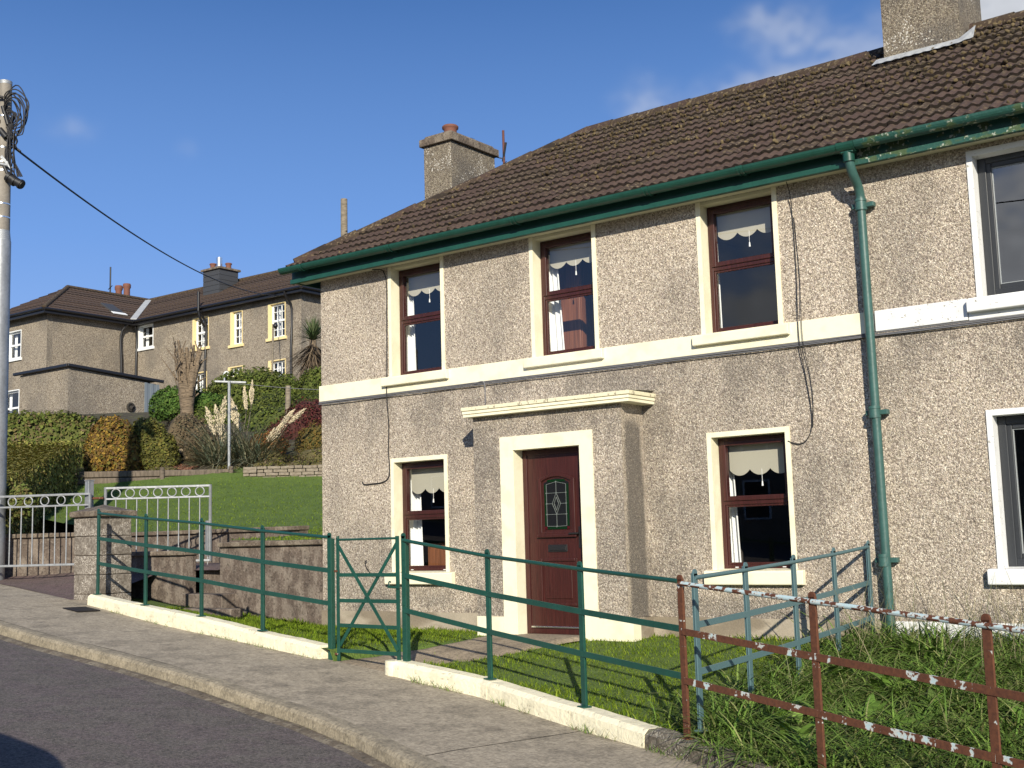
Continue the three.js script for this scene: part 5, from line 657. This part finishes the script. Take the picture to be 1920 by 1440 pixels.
// clothes pole, line, posts
{ const o = thing('clothes_pole', 'T shaped grey steel clothes pole on the back lawn', 'clothes pole'); o.position.set(-8.55, 2.45, -5.75); part('pole', rod(V(0, 0, 0), V(.02, 2.16, .02), .030), M.steel, o); part('cross_bar', bar(V(-.24, 2.17, .18), V(.28, 2.13, -.21), .04, .04), M.steel, o); part('hook', rod(V(-.08, 2.17, .06), V(-.08, 2.24, .06), .02), M.steel, o); }
wire('washing_line', 'thin washing line from the clothes pole towards the house', [[-8.5, 4.57, -5.75], [-6.9, 4.34, -6.3], [-5.0, 4.18, -6.9], [-2.5, 4.2, -7.7]], .006, M.cableGrey, 'clothes line');
{ const o = thing('wooden_pole', 'weathered wooden pole top showing above the roof hip', 'pole'); o.position.set(-9.95, 4.5, -10.55); part('pole', rod(V(0, 0, 0), V(.04, 5.27, 0), .105, .085, 12), M.timber, o); part('bracket', [rod(V(-.1, 4.3, 0), V(.2, 4.32, 0), .014), rod(V(.0, 4.2, .0), V(.3, 4.0, -.1), .01), rod(V(.05, 4.45, 0), V(.12, 4.42, 0), .03)], M.cable, o); }
wire('cable', 'thin wires running from the wooden pole down behind the roof', [[-9.85, 8.85, -10.5], [-6.0, 8.2, -9.5], [-1, 6.4, -5]], .012, M.cable);
{ const o = thing('garden_pole', 'thin pale pole with a dark ball on top before the far window', 'pole'); o.position.set(-19.2, 5.9, -16.55); part('pole', rod(V(0, 0, 0), V(.12, 2.62, .05), .035), M.timber, o); part('ball', fix(new THREE.SphereGeometry(.085, 12, 10)).translate(.2, 2.56, .02), M.pipeBlack, o); }
{ const o = thing('fence_post', 'rough wooden fence post standing in the shrubs', 'post'); o.position.set(-11.4, 3.9, -10.0); part('post', rod(V(0, 0, 0), V(.03, 1.25, 0), .075, .065, 10), M.timber, o); }
{ const o = thing('white_sheeting', 'patch of white sheeting behind the dark shrubs', 'sheeting'); o.position.set(-13.9, 4.9, -14.6); part('sheet', quadGrid((u, v) => [lerp(-.9, .9, u), v * .85 + .05 * Math.sin(u * 9), -.45 * u + .04 * Math.sin(u * 17 + v * 5)], 24, 6), mat([.6, .63, .68], .6, null, 0, { side: THREE.DoubleSide }), o); }

// ---------- grass ----------
const turfMat = new THREE.MeshPhysicalMaterial({ color: 0xffffff, roughness: .85, specularIntensity: .3, side: THREE.DoubleSide });
const LAWN = [[.115, .180, .010], [.145, .21, .013], [.095, .155, .009], [.17, .22, .022]], LONG = [[.105, .185, .033], [.085, .15, .028], [.135, .22, .04], [.165, .235, .055], [.20, .215, .08]];
{ const m = [], c = []; let n = 0; while (n < 52000) { const x = rr(-2.3, 6.9), z = rr(x < 0 ? -.02 : .03, zFence(x) - .08); if (x > bx0 - .02 && x < bx1 + .06 && z < .47) { n++; continue; } if (onPath(x, z) && rnd() > .02) { n++; continue; } const shaggy = fbm(x * 2.2 + 30, z * 2.2 + 30, 51, 3), edge = (zFence(x) - z < .16 || z < .14) ? 1.5 : 1; blades(x, yLawn(x, z) - .004, z, rr(.022, .052) * (.6 + shaggy) * edge, rr(0, .8), m, c, LAWN, 1.25); n++; }
  const o = instanced('lawn_grass', blade(3, .10, .45), turfMat, m, c, scene); o.userData.label = 'short green grass of the small front lawn'; o.userData.category = 'grass'; }
{ const m = [], c = []; for (let i = 0; i < 30000; i++) { const x = rr(6.2, 10.9), z = rr(.03, zFence(x) + .04); if (x < 6.95 && zFence(x) - z < .22) continue; const edge = sst(6.35, 7.2, x + .28 * (fbm(z * 2 + 9, x * 2 + 9, 53, 3) - .5) + .35 * sst(2.2, 3.4, z)); if (rnd() > edge) continue; const cl = fbm(x * 2.4 + 11, z * 2.4 + 11, 55, 3); blades(x, yLawn(x, z) - .01, z, rr(.20, .44) * (.5 + cl) * (z < .7 ? 1.15 : 1), rr(.1, 1.1), m, c, LONG, .85); }
  const o = instanced('long_grass', blade(6, .034, .9), turfMat, m, c, scene); o.userData.label = 'overgrown long grass of the neighbouring front garden'; o.userData.category = 'grass'; }
{ const m = [], c = []; for (let k = 0; k < 18; k++) { const cx = rr(7.2, 9.6), cz = rr(.8, zFence(cx) - .1); for (let i = 0; i < 16; i++) blades(cx + rr(-.08, .08), yLawn(cx, cz) + .06, cz + rr(-.08, .08), rr(.16, .30), rr(.3, 1.1), m, c, [[.12, .21, .03], [.10, .18, .03], [.15, .24, .05]], 1); }
  const o = instanced('dock_leaves', blade(5, .30, .6), turfMat, m, c, scene); o.userData.label = 'broad leaved weeds standing in the long grass'; o.userData.category = 'weeds'; }
{ const m = [], c = []; for (let i = 0; i < 260; i++) { const x = rr(6.95, 9.6), z = rr(.05, 1.1) + (rnd() < .2 ? rr(0, 2) : 0); blades(x, yLawn(x, z), z, rr(.5, .95), rr(-.05, .5), m, c, [[.28, .25, .15], [.22, .2, .12], [.17, .18, .09]], .5); }
  const o = instanced('seed_stalks', blade(7, .012, .35), turfMat, m, c, scene); o.userData.label = 'tall dry grass stalks in front of the white plinth'; o.userData.category = 'grass'; }
{ const m = [], c = []; for (let i = 0; i < 1500; i++) { const x = rr(-2.2, 7), t = fbm(x * 5 + 80, 3, 57, 3); if (t < .5 || (x > 2.5 && x < 3.45)) continue; const z = zFence(x) + .10 + Math.abs(rr(-.03, .05)); blades(x, yPave(x), z, rr(.03, .09) * (x > 3 ? 1.2 : .7), rr(.1, .9), m, c, [...LONG, [.16, .13, .07]], 1); } for (let i = 0; i < 900; i++) { const x = rr(2, 7), z = zKerb(x) + rr(.015, .05); if (fbm(x * 4 + 20, 7, 59, 3) < .48) continue; blades(x, yPave(x) - .1, z, rr(.012, .035), rr(.2, 1), m, c, [[.12, .12, .03], [.09, .1, .03]], 1.5); }
  const o = instanced('weeds', blade(4, .05, .5), turfMat, m, c, scene); o.userData.label = 'tufts of weeds in the joints of kerb and pavement'; o.userData.category = 'weeds'; }
{ const m = [], c = []; for (let i = 0; i < 42000; i++) { const x = rr(-10.5, -.1), z = rr(-8.5, -.3); if (depthOf(x, z) > 24.2 || (x < -2.1 && z > -1.9)) continue; blades(x, Math.max(1.30, hillY(x, z)) - .004, z, rr(.02, .05), rr(0, .8), m, c, LAWN, 2); }
  const o = instanced('lawn_grass', blade(2, .12, .4), turfMat, m, c, scene); o.name = numbered('back_lawn_grass'); o.userData.label = 'short green grass of the sloping back lawn'; o.userData.category = 'grass'; }

// ---------- across the street (mirrored in the panes) and the parked car that shades the road ----------
for (let i = 0; i < 3; i++) {
  const o = thing('terrace_house', ['plain rendered terrace house across the street, uphill end', 'plain rendered terrace house across the street, in the middle', 'plain rendered terrace house across the street, downhill end'][i], 'house'); const x0 = -33 + i * 14, y = [1.6, .7, -.4][i], z = 27;
  part('wall', [box(x0, x0 + 13.6, y - 2, y + 5.0, z, z + 7)], M.dash2, o);
  const rf = part('roof', [polyFace([[x0 - .3, y + 5, z - .35], [x0 + 13.9, y + 5, z - .35], [x0 + 13.9, y + 7.3, z + 3.5], [x0 - .3, y + 7.3, z + 3.5]]), polyFace([[x0 - .3, y + 5, z + 7.35], [x0 + 13.9, y + 5, z + 7.35], [x0 + 13.9, y + 7.3, z + 3.5], [x0 - .3, y + 7.3, z + 3.5]]), polyFace([[x0 + .01, y + 5, z + .01], [x0 + .01, y + 5, z + 6.9], [x0 + .01, y + 7.2, z + 3.5]]), polyFace([[x0 + 13.59, y + 5, z + .01], [x0 + 13.59, y + 5, z + 6.9], [x0 + 13.59, y + 7.2, z + 3.5]])], tileMats[1], o); part('chimney', [box(x0 + 6.4, x0 + 7.4, y + 6, y + 8.4, z + 3, z + 4)], M.stack, rf);
  for (const wx of [1.5, 5, 8.5, 11.5]) for (const wy of [.9, 3.2]) { const w = part('window', frameGeo(x0 + wx, x0 + wx + 1, y + wy, y + wy + 1.35, z - .05, z - .002, .07), M.white, o); part('pane', box(x0 + wx + .06, x0 + wx + .94, y + wy + .06, y + wy + 1.29, z - .03, z - .003), M.black, w); }
}
{ const o = thing('parked_car', 'dark parked car on the far side of the road', 'car'); o.position.set(4.2, -.15, 9.14); o.rotation.z = -.08;
  const s = new THREE.Shape(); s.moveTo(-2.0, .28); s.lineTo(2.0, .28); s.quadraticCurveTo(2.08, .5, 2.02, .78); s.quadraticCurveTo(1.95, .96, 1.72, 1.0); s.quadraticCurveTo(1.55, 1.38, 1.1, 1.46); s.quadraticCurveTo(.2, 1.54, -.45, 1.42); s.lineTo(-1.1, .95); s.quadraticCurveTo(-1.85, .9, -2.05, .68); s.quadraticCurveTo(-2.1, .4, -2.0, .28);
  part('body', fix(new THREE.ExtrudeGeometry(s, { depth: 1.5, bevelEnabled: true, bevelSize: .07, bevelThickness: .1, bevelSegments: 3, curveSegments: 10 }).translate(0, 0, -.75)), mat([.03, .035, .05], .3), o);
  for (const z of [-.862, .862]) part('window', uvM(new THREE.ExtrudeGeometry((() => { const w = new THREE.Shape(); w.moveTo(-.9, .98); w.lineTo(1.4, 1.0); w.quadraticCurveTo(1.2, 1.34, .9, 1.36); w.lineTo(-.35, 1.34); w.closePath(); return w; })(), { depth: .008, bevelEnabled: false }).translate(0, 0, z - .004)), M.black, o);
  for (const x of [-1.3, 1.3]) for (const z of [-.76, .76]) { const w = part('wheel', fix(new THREE.TorusGeometry(.24, .085, 10, 24)).translate(x, .31, z), M.black, o); part('rim', rod(V(x, .31, z - .06), V(x, .31, z + .06), .19, .19, 16), M.shiny, w); } 
  for (const z of [-.6, .6]) part('rear_lamp', rbox(2.0, 2.1, .68, .86, z - .12, z + .12, .02), mat([.3, .01, .01], .3), o); }

scene.traverse(o => { if (o.isMesh) o.castShadow = o.receiveShadow = true; });
renderer.render(scene, camera);
